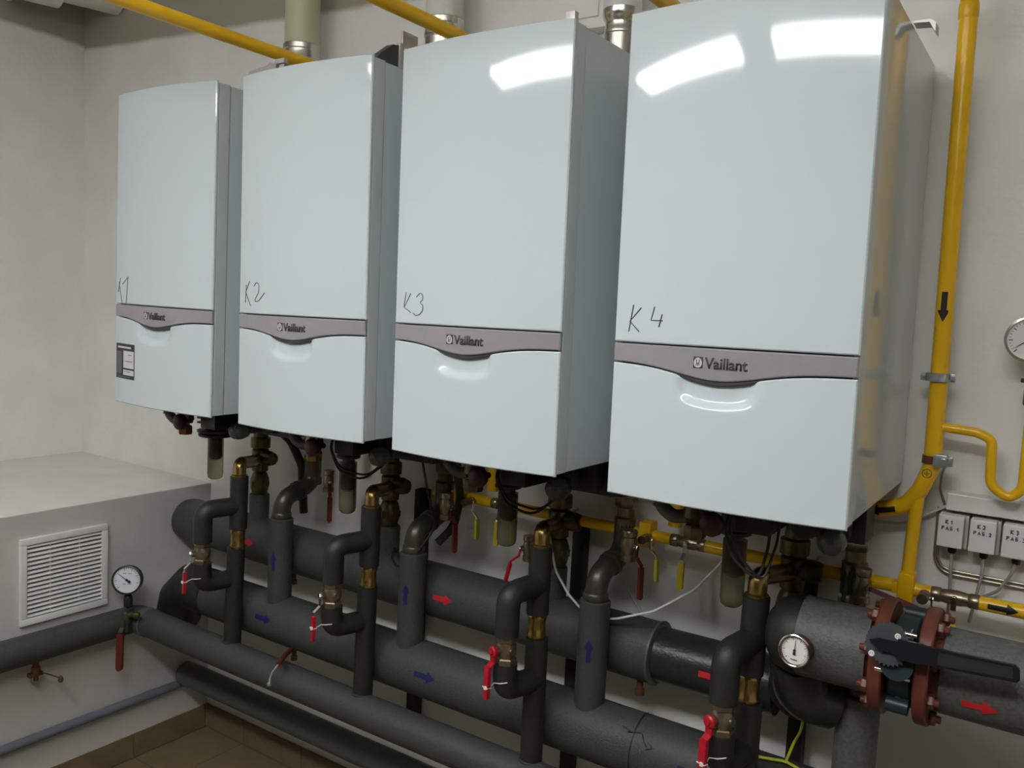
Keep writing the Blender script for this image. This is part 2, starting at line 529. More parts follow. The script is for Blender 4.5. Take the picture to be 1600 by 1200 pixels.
XS = [-1.7944, -1.1875, -0.5881, 0.0]
ADJ = [(0.0023, 0.0005, -0.0033, 0.0063), (-0.0011, 0.0008, 0.0107, 0.0116), (0.0021, 0.0049, 0.0113, -0.0184), (-0.0033, -0.0034, 0.0100, 0.0147)]
BLAB = ['white wall boiler marked K1, farthest left, with a black framed sticker on its lower flap',
        'white wall boiler marked K2, second from the left',
        'white wall boiler marked K3, between the K2 and K4 boilers',
        'white wall boiler marked K4, largest and nearest, beside the yellow pipe']
BULBX = [0.37, 0.367, 0.37, 0.414]
for i in range(4):
    dz, dy, roll, yaw = ADJ[i]
    t = thing('boiler', BLAB[i], 'boiler', (XS[i], dy, ZB + dz), 'row of white wall boilers', rot=(0, -roll, yaw), local=True)
    obj('casing', box(new(), (0.003, -0.566, 0.004), (W - 0.003, -0.022, H - 0.006), 0.003), 'enamel2', t, smooth=8)
    obj('inner_frame', box(new(), (0.006, -0.600, 0.008), (W - 0.006, -0.566, H - 0.010)), 'seam', t)
    for x0, x1 in ((0.0005, 0.012), (W - 0.012, W - 0.0005)):
        obj('side_band', box(new(), (x0, -0.6065, 0.004), (x1, -0.5685, H - 0.004), 0.0025), 'band', t, 'grey green band along the side', smooth=8)
    obj('front_panel', panel(new(), 0, W, lambda x: ZS + 0.0022, lambda x: H, 40, 2, back=0.008), 'enamel', t)
    obj('lower_flap', panel(new(), 0, W, lambda x: 0.0, lambda x: zstrip(x) - 0.0022, 64, 44, off=scoop, back=0.008), 'enamel', t, 'lower flap with a finger recess')
    st = obj('trim_strip', panel(new(), 0.0005, W - 0.0005, lambda x: zstrip(x) + 0.0012, lambda x: ZS - 0.0008, 48, 2, back=0.008, lift=0.0012), 'strip', t, 'silver grey strip with a curved lower edge')
    obj('strip_lip', panel(new(), 0.10, 0.36, lambda x: zstrip(x) - 0.008 * max(0, 1 - ((x - 0.23) / 0.13) ** 2) - 0.0005, lambda x: zstrip(x) + 0.002, 24, 1, back=0.007, lift=-0.0035), 'stripdk', st)
    # maker's mark: square badge with an egg and a small hare head, then the word
    ex0, ex1, ez0, ez1 = 0.1815, 0.2005, 0.2745, 0.2965
    yl = lambda x: yfront(x) - 0.0012
    b = new()
    box(b, (ex0, yl(0.19) - 0.0016, ez0), (ex1, yl(0.19) + 0.001, ez1), 0.0006)
    obj('badge', b, 'stripdk', st, 'square badge')
    b = new()
    cx, cz = (ex0 + ex1) / 2, (ez0 + ez1) / 2 - 0.0005
    A = []
    for k in range(28):
        th = 2 * PI * k / 28
        A.append((0.0082 * math.cos(th) * (1 - 0.12 * math.sin(th)), 0.0098 * math.sin(th)))
    prism(b, A, (cx, yl(cx) - 0.0016, cz), (1, 0, 0), (0, 0, 1), 0.0006)
    obj('badge_egg', b, 'tin2', st)
    b = new()
    for pts in ([(-0.003, 0.006), (-0.0022, -0.001)], [(0.003, 0.006), (0.0022, -0.001)], [(-0.0022, -0.001), (0, -0.0015), (0.0022, -0.001)],
                [(-0.0022, -0.001), (-0.003, -0.006)], [(0.0022, -0.001), (0.003, -0.006)], [(0, -0.0015), (0, -0.006)]):
        tube(b, [V((cx + a, yl(cx) - 0.0023, cz + c)) for a, c in pts], 0.0007, 6)
    obj('badge_hare', b, 'stripdk', st)
    tb, tw, th_ = text_mesh('Vaillant', 1.0, 0.015)
    k = 0.0835 / tw
    kz = 0.0215 / th_
    solidify_text(tb, lambda x, y, d: V((0.2045 + x * k, yl(0.2045 + x * k) - 0.0002 - d, 0.2745 + y * kz)), 0.0016)
    obj('lettering', tb, 'stripdk', st, 'raised dark lettering', smooth=0)
    ln, bx, r = WRITING[i]
    obj('handwriting', strokes(new(), ln, bx, r), 'ink' if i == 3 else 'pencil', t, 'boiler number written by hand')
    # underside
    obj('bottom_plate', box(new(), (0.02, -0.585, 0.0), (W - 0.02, -0.03, 0.012)), 'black', t)
    b = new()
    box(b, (0.225, -0.46, -0.075), (0.30, -0.25, 0.002), 0.006)
    box(b, (0.31, -0.30, -0.055), (0.40, -0.16, 0.002), 0.006)
    box(b, (0.06, -0.24, -0.05), (0.20, -0.10, 0.002), 0.006)
    obj('valve_block', b, 'black', t)
    b = new()
    box(b, (0.30, -0.335, -0.082), (0.43, -0.305, 0.002), 0.004)
    box(b, (0.32, -0.29, -0.10), (0.455, -0.20, 0.002), 0.008)
    lathe(b, [(0.03, 0), (0.036, 0.004), (0.036, 0.07), (0.03, 0.074)], (0.39, -0.205, -0.07), (0, 1, 0), 20)
    box(b, (0.235, -0.235, -0.085), (0.29, -0.15, 0.002), 0.006)
    obj('pump_block', b, 'black', t)
    obj('pump_motor', lathe(new(), [(0.030, 0), (0.034, 0.006), (0.034, 0.055), (0.028, 0.07), (0.012, 0.074), (0.012, 0.085)], (0.345, -0.37, -0.055), (0, 1, 0), 20), 'dkgrey', t)
    # condensate trap
    tx = {0: 0.165, 1: 0.178, 2: 0.174, 3: 0.193}[i]
    z0 = {0: -0.268, 1: -0.275, 2: -0.262, 3: -0.272}[i]
    tr = obj('condensate_trap', lathe(new(), [(0.0265, -0.12), (0.0265, z0 + 0.018), (0.024, z0 + 0.006), (0.017, z0)], (tx, -0.35, 0), seg=24), 'trap', t, 'translucent plastic trap cup')
    b = new()
    lathe(b, [(0.018, -0.10), (0.0185, z0 + 0.075), (0.012, z0 + 0.068)], (tx, -0.35, 0), seg=18)
    obj('inner_tube', b, 'dkgrey', tr)
    b = new()
    lathe(b, [(0.030, -0.002), (0.034, -0.03), (0.034, -0.095), (0.028, -0.108)], (tx, -0.35, 0), seg=20)
    for kz in ((-0.105, 0.062), (-0.118, 0.058)) if i == 0 else ((-0.105, 0.036),):
        lathe(b, [(kz[1] - 0.004, -0.003), (kz[1], 0), (kz[1], 0.006), (kz[1] - 0.004, 0.008)], (tx, -0.35, kz[0]), seg=28)
    if i == 0:
        for q in range(4):
            box(b, (tx - 0.075, -0.372, -0.035 - q * 0.016), (tx + 0.03, -0.33, -0.028 - q * 0.016), 0.001)
    obj('trap_collar', b, 'black', tr)
    # clear drain hose curling under the right hand side, seen end on
    hx = BULBX[i]
    b = new()
    tube(b, [(hx - 0.045, -0.35, 0.0), (hx - 0.043, -0.36, -0.045), (hx - 0.02, -0.385, -0.068), (hx, -0.41, -0.070)], 0.017, 16, rad=0.03)
    hs = obj('drain_hose', b, 'hose', t, 'translucent corrugated hose')
    b = new()
    for q in range(5):
        ring_torus(b, (hx - 0.0445, -0.353, -0.008 - 0.009 * q), (0, 0, 1), 0.017, 0.002, 16, 6)
    obj('hose_rib', b, 'hose', hs)
    obj('hose_bend', lathe(new(), [(0.012, 0.036), (0.024, 0.03), (0.0285, 0.012), (0.0285, -0.004), (0.024, -0.018), (0.014, -0.026), (0.0, -0.029)], (hx, -0.425, -0.070), (0, 1, 0), 24), 'bulb', hs)
    # second hose and union at the front left
    b = new()
    tube(b, [(0.055, -0.46, 0.0), (0.056, -0.46, -0.045), (0.085, -0.455, -0.068), (0.115, -0.45, -0.062)], 0.0155, 16, rad=0.03)
    for q in range(7):
        ring_torus(b, (0.0555, -0.46, -0.003 - 0.007 * q), (0, 0, 1), 0.0155, 0.0018, 16, 6)
    obj('overflow_hose', b, 'hose', t)
    b = new()
    lathe(b, [(0.018, -0.002), (0.02, -0.03), (0.026, -0.035), (0.028, -0.060), (0.02, -0.066), (0.013, -0.074), (0.019, -0.082)], (0.135, -0.45, 0), seg=18)
    hexnut(b, (0.135, -0.45, -0.108), (0, 0, 1), 0.024, 0.03)
    obj('union_nut', b, ('copper', 'brass', 'brassdk', 'brassdk')[i], t, 'metal union nut')
    b = new()
    lathe(b, [(0.008, 0.0), (0.008, 0.03), (0.023, 0.032), (0.026, 0.040), (0.025, 0.052), (0.018, 0.058), (0, 0.06)], (0.195, -0.47, -0.055), (0, -1, 0), 20)
    obj('filling_knob', b, 'crimson', t, 'dark red knob')
    # flow and return tails
    for tx2 in (0.14, 0.40):
        b = new()
        lathe(b, [(0.014, 0.0), (0.014, -0.05), (0.024, -0.052), (0.026, -0.075), (0.02, -0.08)], (tx2, -0.13, 0), seg=18)
        obj('pipe_tail', b, 'brassdk', t)
    # wiring tucked below
    b = new()
    tube(b, [(0.215, -0.44, 0.0), (0.21, -0.46, -0.06), (0.235, -0.45, -0.125), (0.30, -0.42, -0.15), (0.36, -0.35, -0.08), (0.36, -0.33, 0.0)] if i in (1, 2) else
         [(0.22, -0.46, 0.0), (0.21, -0.48, -0.07), (0.235, -0.48, -0.13), (0.285, -0.47, -0.17), (0.295, -0.45, -0.10), (0.30, -0.44, 0.0)], 0.0035, 8, rad=0.05)
    tube(b, [(0.225, -0.45, 0.0), (0.222, -0.47, -0.06), (0.25, -0.46, -0.115), (0.32, -0.42, -0.135), (0.375, -0.36, -0.06), (0.375, -0.33, 0.0)] if i in (1, 2) else
         [(0.228, -0.46, 0.0), (0.222, -0.49, -0.06), (0.25, -0.48, -0.125), (0.295, -0.47, -0.172), (0.31, -0.44, -0.09), (0.315, -0.43, 0.0)], 0.003, 8, rad=0.05)
    if i: obj('cable_loop', b, 'black', t)
    else: b.free()
    # top side pieces
    if i == 1:
        b = new()
        prism(b, [(0.012, -0.006), (0.016, 0.012), (0.09, 0.020), (0.098, 0.026), (0.11, 0.024), (0.115, 0.018), (0.122, 0.032), (0.155, 0.032), (0.155, 0.020), (0.125, 0.020), (0.12, -0.006)], (0, -0.598, H), (1, 0, 0), (0, 0, 1), 0.012)
        obj('top_bracket', b, 'tin', t, 'small grey metal bracket on the top edge')
    if i == 1:
        b = new()
        prism(b, [(-0.60, H - 0.008), (-0.578, H + 0.014), (-0.535, H + 0.046), (-0.512, H + 0.050), (-0.512, H - 0.008)], (W - 0.03, 0, 0), (0, 1, 0), (0, 0, 1), 0.022)
        obj('top_cover', b, 'dkgrey', t, 'black plastic cover on the top edge')
        b = new()
        box(b, (W - 0.014, -0.513, H - 0.008), (W - 0.003, -0.495, H + 0.056), 0.001)
        box(b, (W - 0.012, -0.500, H + 0.050), (W - 0.006, -0.440, H + 0.090), 0.001)
        lathe(b, [(0.0075, 0), (0.0075, 0.002)], (W - 0.0032, -0.506, H + 0.012), (1, 0, 0), 14)
        obj('top_latch', b, 'tin', t, 'upright metal latch plate')
    if i == 2:
        b = new()
        box(b, (0.30, -0.59, H - 0.004), (0.46, -0.48, H + 0.006), 0.001)
        box(b, (W - 0.035, -0.60, H - 0.004), (W - 0.012, -0.585, H + 0.022), 0.001)
        obj('top_bracket', b, 'tin', t, 'thin grey plate on the top edge')
    if i == 3:
        b = new()
        prism(b, [(0, 0), (0.032, 0.0), (0.042, -0.008), (0.042, -0.026), (0.038, -0.020), (0.030, -0.006), (0, -0.004)], (W - 0.008, -0.27, H + 0.010), (1, 0, 0), (0, 0, 1), 0.04)
        obj('top_bracket', b, 'tin', t, 'folded grey tab sticking out at the top')
    if i == 0:
        s0, s1, q0, q1 = 0.0075, 0.127, 0.0785, 0.19
        sk = obj('sticker', panel(new(), s0, s1, lambda x: q0, lambda x: q1, 4, 1, back=0.0012, ch=0.0001, lift=0.0006), 'black', t, 'black framed data sticker')
        for nm, a0, a1, c0, c1, m in (('sticker_field', .42, .97, .31, .80, 'paper'), ('sticker_field', .42, .97, .11, .26, 'paper'),
                                      ('sticker_column', .03, .34, .14, .78, 'greyprint'), ('sticker_heading', .10, .82, .87, .92, 'paper'),
                                      ('sticker_footer', .12, .80, .035, .07, 'greyprint')):
            x0, x1 = s0 + (s1 - s0) * a0, s0 + (s1 - s0) * a1
            z0_, z1_ = q0 + (q1 - q0) * c0, q0 + (q1 - q0) * c1
            obj(nm, panel(new(), x0, x1, lambda x, z0_=z0_: z0_, lambda x, z1_=z1_: z1_, 3, 1, back=0.0005, ch=0.0001, lift=0.0010), m, sk)
        b = new()
        for a0, a1, c in ((.10, .3, .70), (.12, .3, .60), (.08, .3, .48), (.14, .3, .38), (.1, .3, .26)):
            x0, x1 = s0 + (s1 - s0) * a0, s0 + (s1 - s0) * a1
            zc = q0 + (q1 - q0) * c
            panel(b, x0, x1, lambda x: zc, lambda x: zc + 0.003, 2, 1, back=0.0003, ch=0.0001, lift=0.0013)
        for a0, a1, c in ((.68, .85, .68), (.52, .9, .5), (.48, .8, .2)):
            x0, x1 = s0 + (s1 - s0) * a0, s0 + (s1 - s0) * a1
            zc = q0 + (q1 - q0) * c
            panel(b, x0, x1, lambda x: zc, lambda x: zc + 0.002, 2, 1, back=0.0003, ch=0.0001, lift=0.0013)
        obj('sticker_print', b, 'greyprint', sk)

# ------------------------------------------------------------------ flues
def flue(x, r, m, lab, steel=False):
    y, z0 = -0.11, ZB + H - 0.004
    t = thing('flue_pipe', lab, 'flue pipe', (x, y, z0), 'flue pipes above the boilers')
    if not steel:
        obj('pipe', lathe(new(), [(r, 0.20), (r, ZC - z0)], (x, y, z0), seg=32), m, t)
        b = new()
        lathe(b, [(r * 1.0, 0), (r * 1.0, 0.205), (r * 1.05, 0.207), (r * 1.05, 0.216), (r * 1.02, 0.219), (r * 1.02, 0.238), (r * 1.07, 0.241), (r * 1.07, 0.256), (r * 1.01, 0.260)], (x, y, z0), seg=32)
        obj('collar', b, 'steel', t, 'bright steel collar')
        return
    obj('pipe', lathe(new(), [(r * 1.0, 0.03), (r * 1.0, 0.07), (r * 1.06, 0.074), (r * 1.06, 0.082), (r * 0.98, 0.086), (r * 0.98, 0.135), (r * 1.04, 0.138), (r * 1.04, 0.146), (r * 0.98, 0.15), (r * 0.98, 0.17),
                              (r * 1.1, 0.178), (r * 1.15, 0.19), (r * 1.15, ZC - z0)], (x, y, z0), seg=32), 'steel', t)
    obj('base_sleeve', lathe(new(), [(r * 1.08, 0), (r * 1.08, 0.035), (r * 1.0, 0.038)], (x, y, z0), seg=32), 'offwhite', t, 'white base sleeve')
    b = new()
    prof = [(r * 1.155, 0.20), (r * 1.155, 0.36)]
    lathe(b, prof, (x, y, z0), seg=32, caps=False)
    bmesh.ops.delete(b, geom=[f for f in b.faces if f.calc_center_median().y > y - 0.01], context='FACES')
    lb = obj('flue_label', b, 'paper', t, 'white printed label')
    b = new()
    for q in range(5):
        for k in range(6):
            a0 = -PI / 2 - 0.75 + k * 0.10
            if k > 5 - (q % 3): continue
            c = V((x + math.cos(a0) * r * 1.158, y + math.sin(a0) * r * 1.158, z0 + 0.235 + q * 0.012))
            ux = V((-math.sin(a0), math.cos(a0), 0))
            prism(b, [(-0.0024, 0), (0.0024, 0), (0.0024, 0.0014), (-0.0024, 0.0014)], c, ux, (0, 0, 1), 0.0003)
    obj('label_print', b, 'greyprint', lb)
flue(-1.522, 0.0585, 'cream', 'cream plastic flue pipe over the K1 boiler with a bright steel collar')
flue(-0.898, 0.0575, 'offwhite', 'off white flue pipe with a steel collar behind the top of the K3 boiler')
flue(-0.292, 0.0455, 'steel', 'stainless steel flue pipe with a printed label between K3 and K4', steel=True)

# ------------------------------------------------------------------ yellow gas pipes
ZG, RG, YG = 2.515, 0.0185, -0.09
def clampring(t, x, y, z, r, name='clamp'):
    b = new()
    lathe(b, [(r + 0.001, -0.010), (r + 0.008, -0.009), (r + 0.008, 0.009), (r + 0.001, 0.010)], (x, y, z), seg=24)
    for s in (-1, 1):
        box(b, (x + s * (r + 0.006) - 0.010, y - 0.006, z - 0.009), (x + s * (r + 0.006) + 0.010, y + 0.006, z + 0.009), 0.001)
        lathe(b, [(0.004, -0.012), (0.004, 0.012)], (x + s * (r + 0.013), y, z), (0, 1, 0), 10)
    c = obj(name, b, 'zinc', t, 'grey metal pipe clamp')
    obj('clamp_stud', tube(new(), [(x, y + r, z), (x, 0.0, z)], 0.004, 8), 'zinc', c)
    return c
for k, (gx, lab) in enumerate(((-1.25, 'yellow gas pipe running overhead and down between the K1 and K2 boilers'),
                               (-0.648, 'yellow gas pipe running overhead and down between the K2 and K3 boilers'),
                               (-0.054, 'yellow gas pipe running overhead and down between the K3 and K4 boilers'))):
    t = thing('gas_pipe', lab, 'gas pipe', (gx, YG, 1.25), 'overhead yellow gas pipes')
    obj('pipe', tube(new(), [(gx, -1.2, ZC), (gx, -1.2, ZG + 0.004), (gx, YG, ZG), (gx, YG, 1.25)], RG, 20, rad=0.06), 'yellow', t)
    clampring(t, gx, YG, 1.75, RG)

t = thing('gas_riser', 'big yellow gas riser with a black arrow right of the K4 boiler', 'gas pipe', (0.548, YG, 1.22), None)
xg0, xg1 = 0.535, 0.548
b = tube(new(), [(0.532, -1.2, ZC), (0.532, -1.2, ZG + 0.035), (xg0, YG, ZG + 0.03), (xg1, YG, 1.50), (0.530, YG - 0.005, 1.445), (0.50, YG, 1.40), (0.40, -0.10, 1.372), (-0.35, -0.10, 1.36)], RG, 22, rad=0.05, n=6)
main = obj('pipe', b, 'yellow', t)
obj('pipe_joint', lathe(new(), [(RG + 0.0005, 0), (RG + 0.002, 0.004), (RG + 0.002, 0.03), (RG + 0.0005, 0.034)], (xg0 + 0.0003, YG, 2.475), seg=22), 'yellow', t)
b = tube(new(), [(0.526, YG - 0.004, 1.43), (0.5235, YG - 0.004, 1.38), (0.521, -0.105, 1.235)], 0.0145, 18, rad=0.03)
obj('drop_pipe', b, 'yellow', t)
b = tube(new(), [(0.548, YG, 1.591), (0.63, YG, 1.586), (0.661, YG, 1.575), (0.665, YG, 1.475), (0.703, YG, 1.450), (0.727, YG, 1.475), (0.727, YG, 1.66)], 0.0105, 16, rad=0.036, n=7)
obj('siphon_pipe', b, 'yellow', t, 'thin yellow siphon loop')
obj('flow_arrow', arrow(new(), (0.5415, YG, 1.856), (0.006, 0, -1), (0.13, -1, 0.0), RG, 0.066, 0.0058, 0.026, 0.0125), 'blacktape', t, 'black arrow pointing down')
obj('flow_arrow', arrow(new(), (0.455, -0.097, 1.3865), (-1, 0, -0.25), (0.1, -1, 0.05), RG, 0.06, 0.0058, 0.024, 0.0125), 'blacktape', t, 'black arrow pointing left')
c = clampring(t, 0.5435, YG, 1.700, RG)
c = clampring(t, 0.537, YG, 2.20, RG) if False else None
b = new()
lathe(b, [(RG + 0.0005, -0.009), (RG + 0.003, -0.009), (RG + 0.003, 0.009), (RG + 0.0005, 0.009)], (0.5475, YG, 1.515), seg=22)
g = obj('earth_clamp', b, 'copper', t, 'copper earthing strap')
b = new()
box(b, (0.553, YG - 0.036, 1.503), (0.582, YG - 0.006, 1.532), 0.003)
hexnut(b, (0.575, YG - 0.036, 1.517), (0, -1, 0), 0.008, 0.008)
box(b, (0.580, YG - 0.03, 1.507), (0.592, YG - 0.012, 1.528), 0.002)
obj('clamp_block', b, 'zinc', g, 'galvanised clamp block')
b = new()
nrm = V((0.13, -1, 0.0)).normalized()
cpos = V((0.5395, YG, 1.4845)) + nrm * (RG + 0.0008)
ux = V((1, 0.13, 0)).normalized()
lathe(b, [(0.0100, 0), (0.0100, 0.0006)], cpos, nrm, 24)
e = obj('earth_label', b, 'yellow2', t, 'round yellow earthing label')
b = new()
ring_torus(b, cpos + nrm * 0.001, nrm, 0.0096, 0.0007, 24, 6)
o2 = cpos + nrm * 0.0012
for pa, pb in (((0, .006), (0, 0)), ((-.006, 0), (.006, 0)), ((-.004, -.0025), (.004, -.0025)), ((-.002, -.005), (.002, -.005))):
    tube(b, [o2 + ux * pa[0] + V((0, 0, pa[1])), o2 + ux * pb[0] + V((0, 0, pb[1]))], 0.0006, 6)
obj('earth_symbol', b, 'ink', e)
tag(obj('earth_wire', tube(new(), [(0.575, YG - 0.01, 1.503), (0.566, -0.06, 1.48), (0.560, -0.02, 1.44), (0.573, -0.012, 1.40), (0.570, -0.012, 1.37)], 0.0028, 8, rad=0.02), 'conduit'),
    'thin earth wire hanging from the earthing clamp on the gas riser', 'wire')

# lower gas line with its valves
def lever(bm, o, d_out, d_arm, L1, L2, w, th, step):
    """flat cranked lever: starts at o, first L1 along d_arm, steps outward by step, then L2 along d_arm"""
    x, y, z = None, None, None
    a, n = V(d_arm).normalized(), V(d_out).normalized()
    s = a.cross(n).normalized()
    o = V(o)
    P = [o - a * w * 0.5, o + a * L1, o + a * (L1 + step * 0.9) + n * step, o + a * (L1 + step * 0.9 + L2) + n * step]
    Q = []
    for p in P:
        Q.append([bm.verts.new(p + s * w / 2 + n * th / 2), bm.verts.new(p - s * w / 2 + n * th / 2), bm.verts.new(p - s * w / 2 - n * th / 2), bm.verts.new(p + s * w / 2 - n * th / 2)])
    for A, B in zip(Q, Q[1:]):
        for j in range(4):
            bm.faces.new((A[j], A[(j + 1) % 4], B[(j + 1) % 4], B[j]))
    bm.faces.new(Q[0][::-1]); bm.faces.new(Q[-1])
    return P

def sleeve(bm, p0, p1, n, w, th):
    """rounded vinyl grip"""
    p0, p1, n = V(p0), V(p1), V(n).normalized()
    a = (p1 - p0).normalized()
    s = a.cross(n).normalized()
    L = (p1 - p0).length
    prof = [(-w / 2, 0), (w / 2, 0), (w / 2, L - w / 2)] + [(w / 2 * math.cos(q * PI / 6), L - w / 2 + w / 2 * math.sin(q * PI / 6)) for q in range(1, 6)] + [(-w / 2, L - w / 2)]
    prism(bm, prof, p0 - n * th / 2, s, a, th * (1 if s.cross(a).dot(n) > 0 else -1))
    return bm

YL, ZLW, RL = -0.115, 1.219, 0.0155
SEGS = [(-0.85, -0.625, 'left'), (-0.535, -0.05, 'mid'), (0.045, 0.575, 'mid2'), (0.667, 1.6, 'right')]
t = thing('gas_line', 'low horizontal yellow gas line behind the boiler connections', 'gas pipe', (0.0, YL, ZLW))
for a, b_, k in SEGS:
    obj('pipe', tube(new(), [(a, YL, ZLW), (b_, YL, ZLW)], RL, 18), 'yellow', t)
obj('flow_arrow', arrow(new(), (0.716, YL, ZLW), (1, 0, 0), (0.15, -1, 0.05), RL, 0.058, 0.0052, 0.022, 0.0125), 'blacktape', t, 'black arrow pointing right')
for x in (-0.74, -0.118, 0.524):
    b = new()
    box(b, (x - 0.017, YL - 0.026, ZLW - 0.03), (x + 0.017, YL + 0.02, ZLW + 0.038), 0.004)
    box(b, (x - 0.03, YL - 0.018, ZLW - 0.014), (x - 0.014, YL + 0.01, ZLW + 0.014), 0.003)
    obj('tee_block', b, 'yellow', t, 'square yellow tee')
for x in (-0.4, 0.3, 0.9):
    b = new()
    lathe(b, [(RL + 0.0005, -0.008), (RL + 0.004, -0.008), (RL + 0.004, 0.008), (RL + 0.0005, 0.008)], (x, YL, ZLW), (1, 0, 0), 20)
    tube(b, [(x, YL + RL, ZLW), (x, 0, ZLW)], 0.004, 8)
    obj('pipe_clip', b, 'zinc', t)

def ball_valve(name, o, axis, out, arm, r, half, bodym, lab, gripm='red', L=0.10, levm='chrome', grp=None, tie=False, edge=False):
    """ball valve along axis with a lever on the side 'out' pointing along arm"""
    o, a, n = V(o), V(axis).normalized(), V(out).normalized()
    t = thing(name, lab, 'valve', o, grp)
    b = new()
    lathe(b, [(r * 0.95, -half), (r, -half + 0.002), (r, -half * 0.62), (r * 0.86, -half * 0.55), (r * 1.02, -half * 0.2), (r * 1.02, half * 0.2), (r * 0.86, half * 0.55), (r, half * 0.62), (r, half - 0.002), (r * 0.95, half)], o, a, 20)
    lathe(b, [(r * 0.42, 0), (r * 0.42, r * 1.25)], o, n, 14)
    obj('valve_body', b, bodym, t)
    b = new()
    p = o + n * (r * 1.25)
    hexnut(b, p, n, r * 0.34, 0.006)
    lv = obj('lever_nut', b, 'chrome', t)
    b = new()
    P = lever(b, p + n * 0.002, n, arm, 0.024, L * 0.35, 0.011, 0.003, 0.018)
    lv = obj('lever', b, levm, t, 'bare metal lever arm')
    b = new()
    av = V(arm).normalized()
    q = P[2] + av * 0.006
    sleeve(b, q, q + av * L, n, 0.0155, 0.008)
    obj('lever_grip', b, gripm, lv, 'vinyl lever grip')
    return t, q + av * L * 0.5

for nm, x, lab, L in (('gas_valve', -0.58, 'gas ball valve under the K3 boiler, partly behind a trap cup', 0.07),
                      ('gas_valve', -0.003, 'gas ball valve with a hanging yellow grip under the K4 boiler', 0.07),
                      ('gas_valve', 0.622, 'gas ball valve with a short yellow grip beside the butterfly valve lever', 0.06)):
    ball_valve(nm, (x, YL, ZLW), (1, 0, 0), (0, -1, 0.1), (0.05, -0.12, -1), 0.0165, 0.048, 'nickel', lab, 'yellow2', L, 'chrome', 'yellow handled gas valves')
for x, lab, g, top in ((-0.118, 'small gas cock with an edge on yellow green grip left of the K4 trap cup', 'ygreen', 0), (0.553, 'small gas cock with an edge on yellow green grip above the butterfly valve', 'ygreen', 0),
                  (-0.70, 'small gas cock with an edge on yellow green grip below the K3 boiler', 'ygreen', 0)):
    ball_valve('gas_cock', (x + 0.012, YL - 0.045, ZLW + 0.0), (0, 1, 0), (1, 0, 0), (0.06, -0.05, -1), 0.012, 0.022, 'nickel', lab, g, 0.062, 'chrome', 'gas cocks with grips seen edge on')
for x, lab, gm in ((-0.725, 'shut off valve with a long dark red grip under the K3 boiler', 'reddk'), (-0.125, 'shut off valve with a long dark red grip under the K4 boiler', 'reddk')):
    ball_valve('shutoff_valve', (x + 0.0, YL - 0.10, ZLW - 0.01), (0, 0, 1), (0.9, -0.3, 0), (0.02, 0.0, -1), 0.021, 0.04, 'nickel', lab, gm, 0.085, 'reddk', 'red handled shut off valves')

# ------------------------------------------------------------------ big insulated headers
YA, ZA, RA = -0.125, 0.909, 0.082
YB, ZBH, RB = -0.235, 0.7045, 0.081
t = thing('supply_header', 'thick grey insulated supply header with red arrows, close to the wall', 'pipe', (-1.0, YA, ZA))
xa0, xa1 = -2.085, -0.062
obj('insulation', lathe(new(), [(0.0, 0.004), (RA * 0.80, 0.0), (RA * 0.95, 0.006), (RA, 0.03), (RA, xa1 - xa0)], (xa0, YA, ZA), (1, 0, 0), 40), 'lamin', t)
b = tube(new(), [(xa1 - 0.02, YA, ZA), (0.17, YA, ZA), (0.27, -0.25, 1.02), (0.30, -0.34, 1.135)], 0.0715, 36)
b.free()
obj('dark_section', tube(new(), [(xa1 - 0.02, YA, ZA), (0.26, YA, ZA + 0.004)], 0.0715, 36), 'shiny', t, 'black rubber insulated section')
b = new()
lathe(b, [(RA, -0.003), (RA + 0.004, -0.002), (RA + 0.004, 0.004), (RA - 0.006, 0.008)], (xa1, YA, ZA), (1, 0, 0), 40)
obj('sleeve_end', b, 'pvc', t)
for x, m in ((-1.629, 0), (-0.732, 0), (0.115, 1)):
    rr = 0.0715 if m else RA
    obj('flow_arrow', arrow(new(), (x, YA, ZA), (1, 0, 0), (0.0, -1, 0.12), rr, 0.072, 0.0075, 0.03, 0.0165), 'redtape', t, 'red arrow pointing right')
SX = [-1.665, -1.029, -0.395]
for x in SX:
    s = obj('stub', lathe(new(), [(0.036, 0.0), (0.036, 0.10), (0.033, 0.104), (0.02, 0.105)], (x, YA, ZA + 0.065), seg=24), 'lamin', t, 'short upright insulated stub')
for x in (-1.45, -0.10):
    b = new()
    lathe(b, [(0.009, 0), (0.009, 0.025), (0.013, 0.026), (0.013, 0.04)], (x, YA - 0.02, ZA - RA + 0.004), (0, 0, -1), 12)
    obj('drain_nipple', b, 'rust', t, 'small rusty nipple underneath')

BX = [-1.408, -0.822, -0.197, 0.468]
t = thing('return_header', 'thick grey insulated return header with blue arrows, below and before the other', 'pipe', (-1.0, YB, ZBH))
b = tube(new(), [(-1.90, YB, ZBH - 0.004), (1.35, YB, ZBH)], RB, 40)
obj('insulation', b, 'lamin', t)
b = tube(new(), [(-1.76, YB, ZBH), (-1.895, YB, ZBH), (-1.985, YB + 0.02, 0.635), (-2.035, YB + 0.04, 0.55)], RB * 1.04, 36)
obj('mitred_elbow', b, 'foam', t, 'dark mitred elbow')
for x in (0.03 - 0.071,):
    b = new()
    lathe(b, [(RB + 0.0012, -0.0012), (RB + 0.0012, 0.0012)], (x, YB, ZBH), (1, 0, 0), 40, caps=False)
    obj('joint_line', b, 'blacktape', t)
b = new()
def onB(x, th, e=0.0015): return V((x, YB - math.cos(th) * (RB + e), ZBH + math.sin(th) * (RB + e)))
tube(b, [onB(-0.075, 0.85), onB(-0.05, 0.80), onB(-0.06, 0.72), onB(-0.02, 0.85), onB(-0.01, 0.62), onB(0.0, 0.50)], 0.0013, 6, rad=0.01)
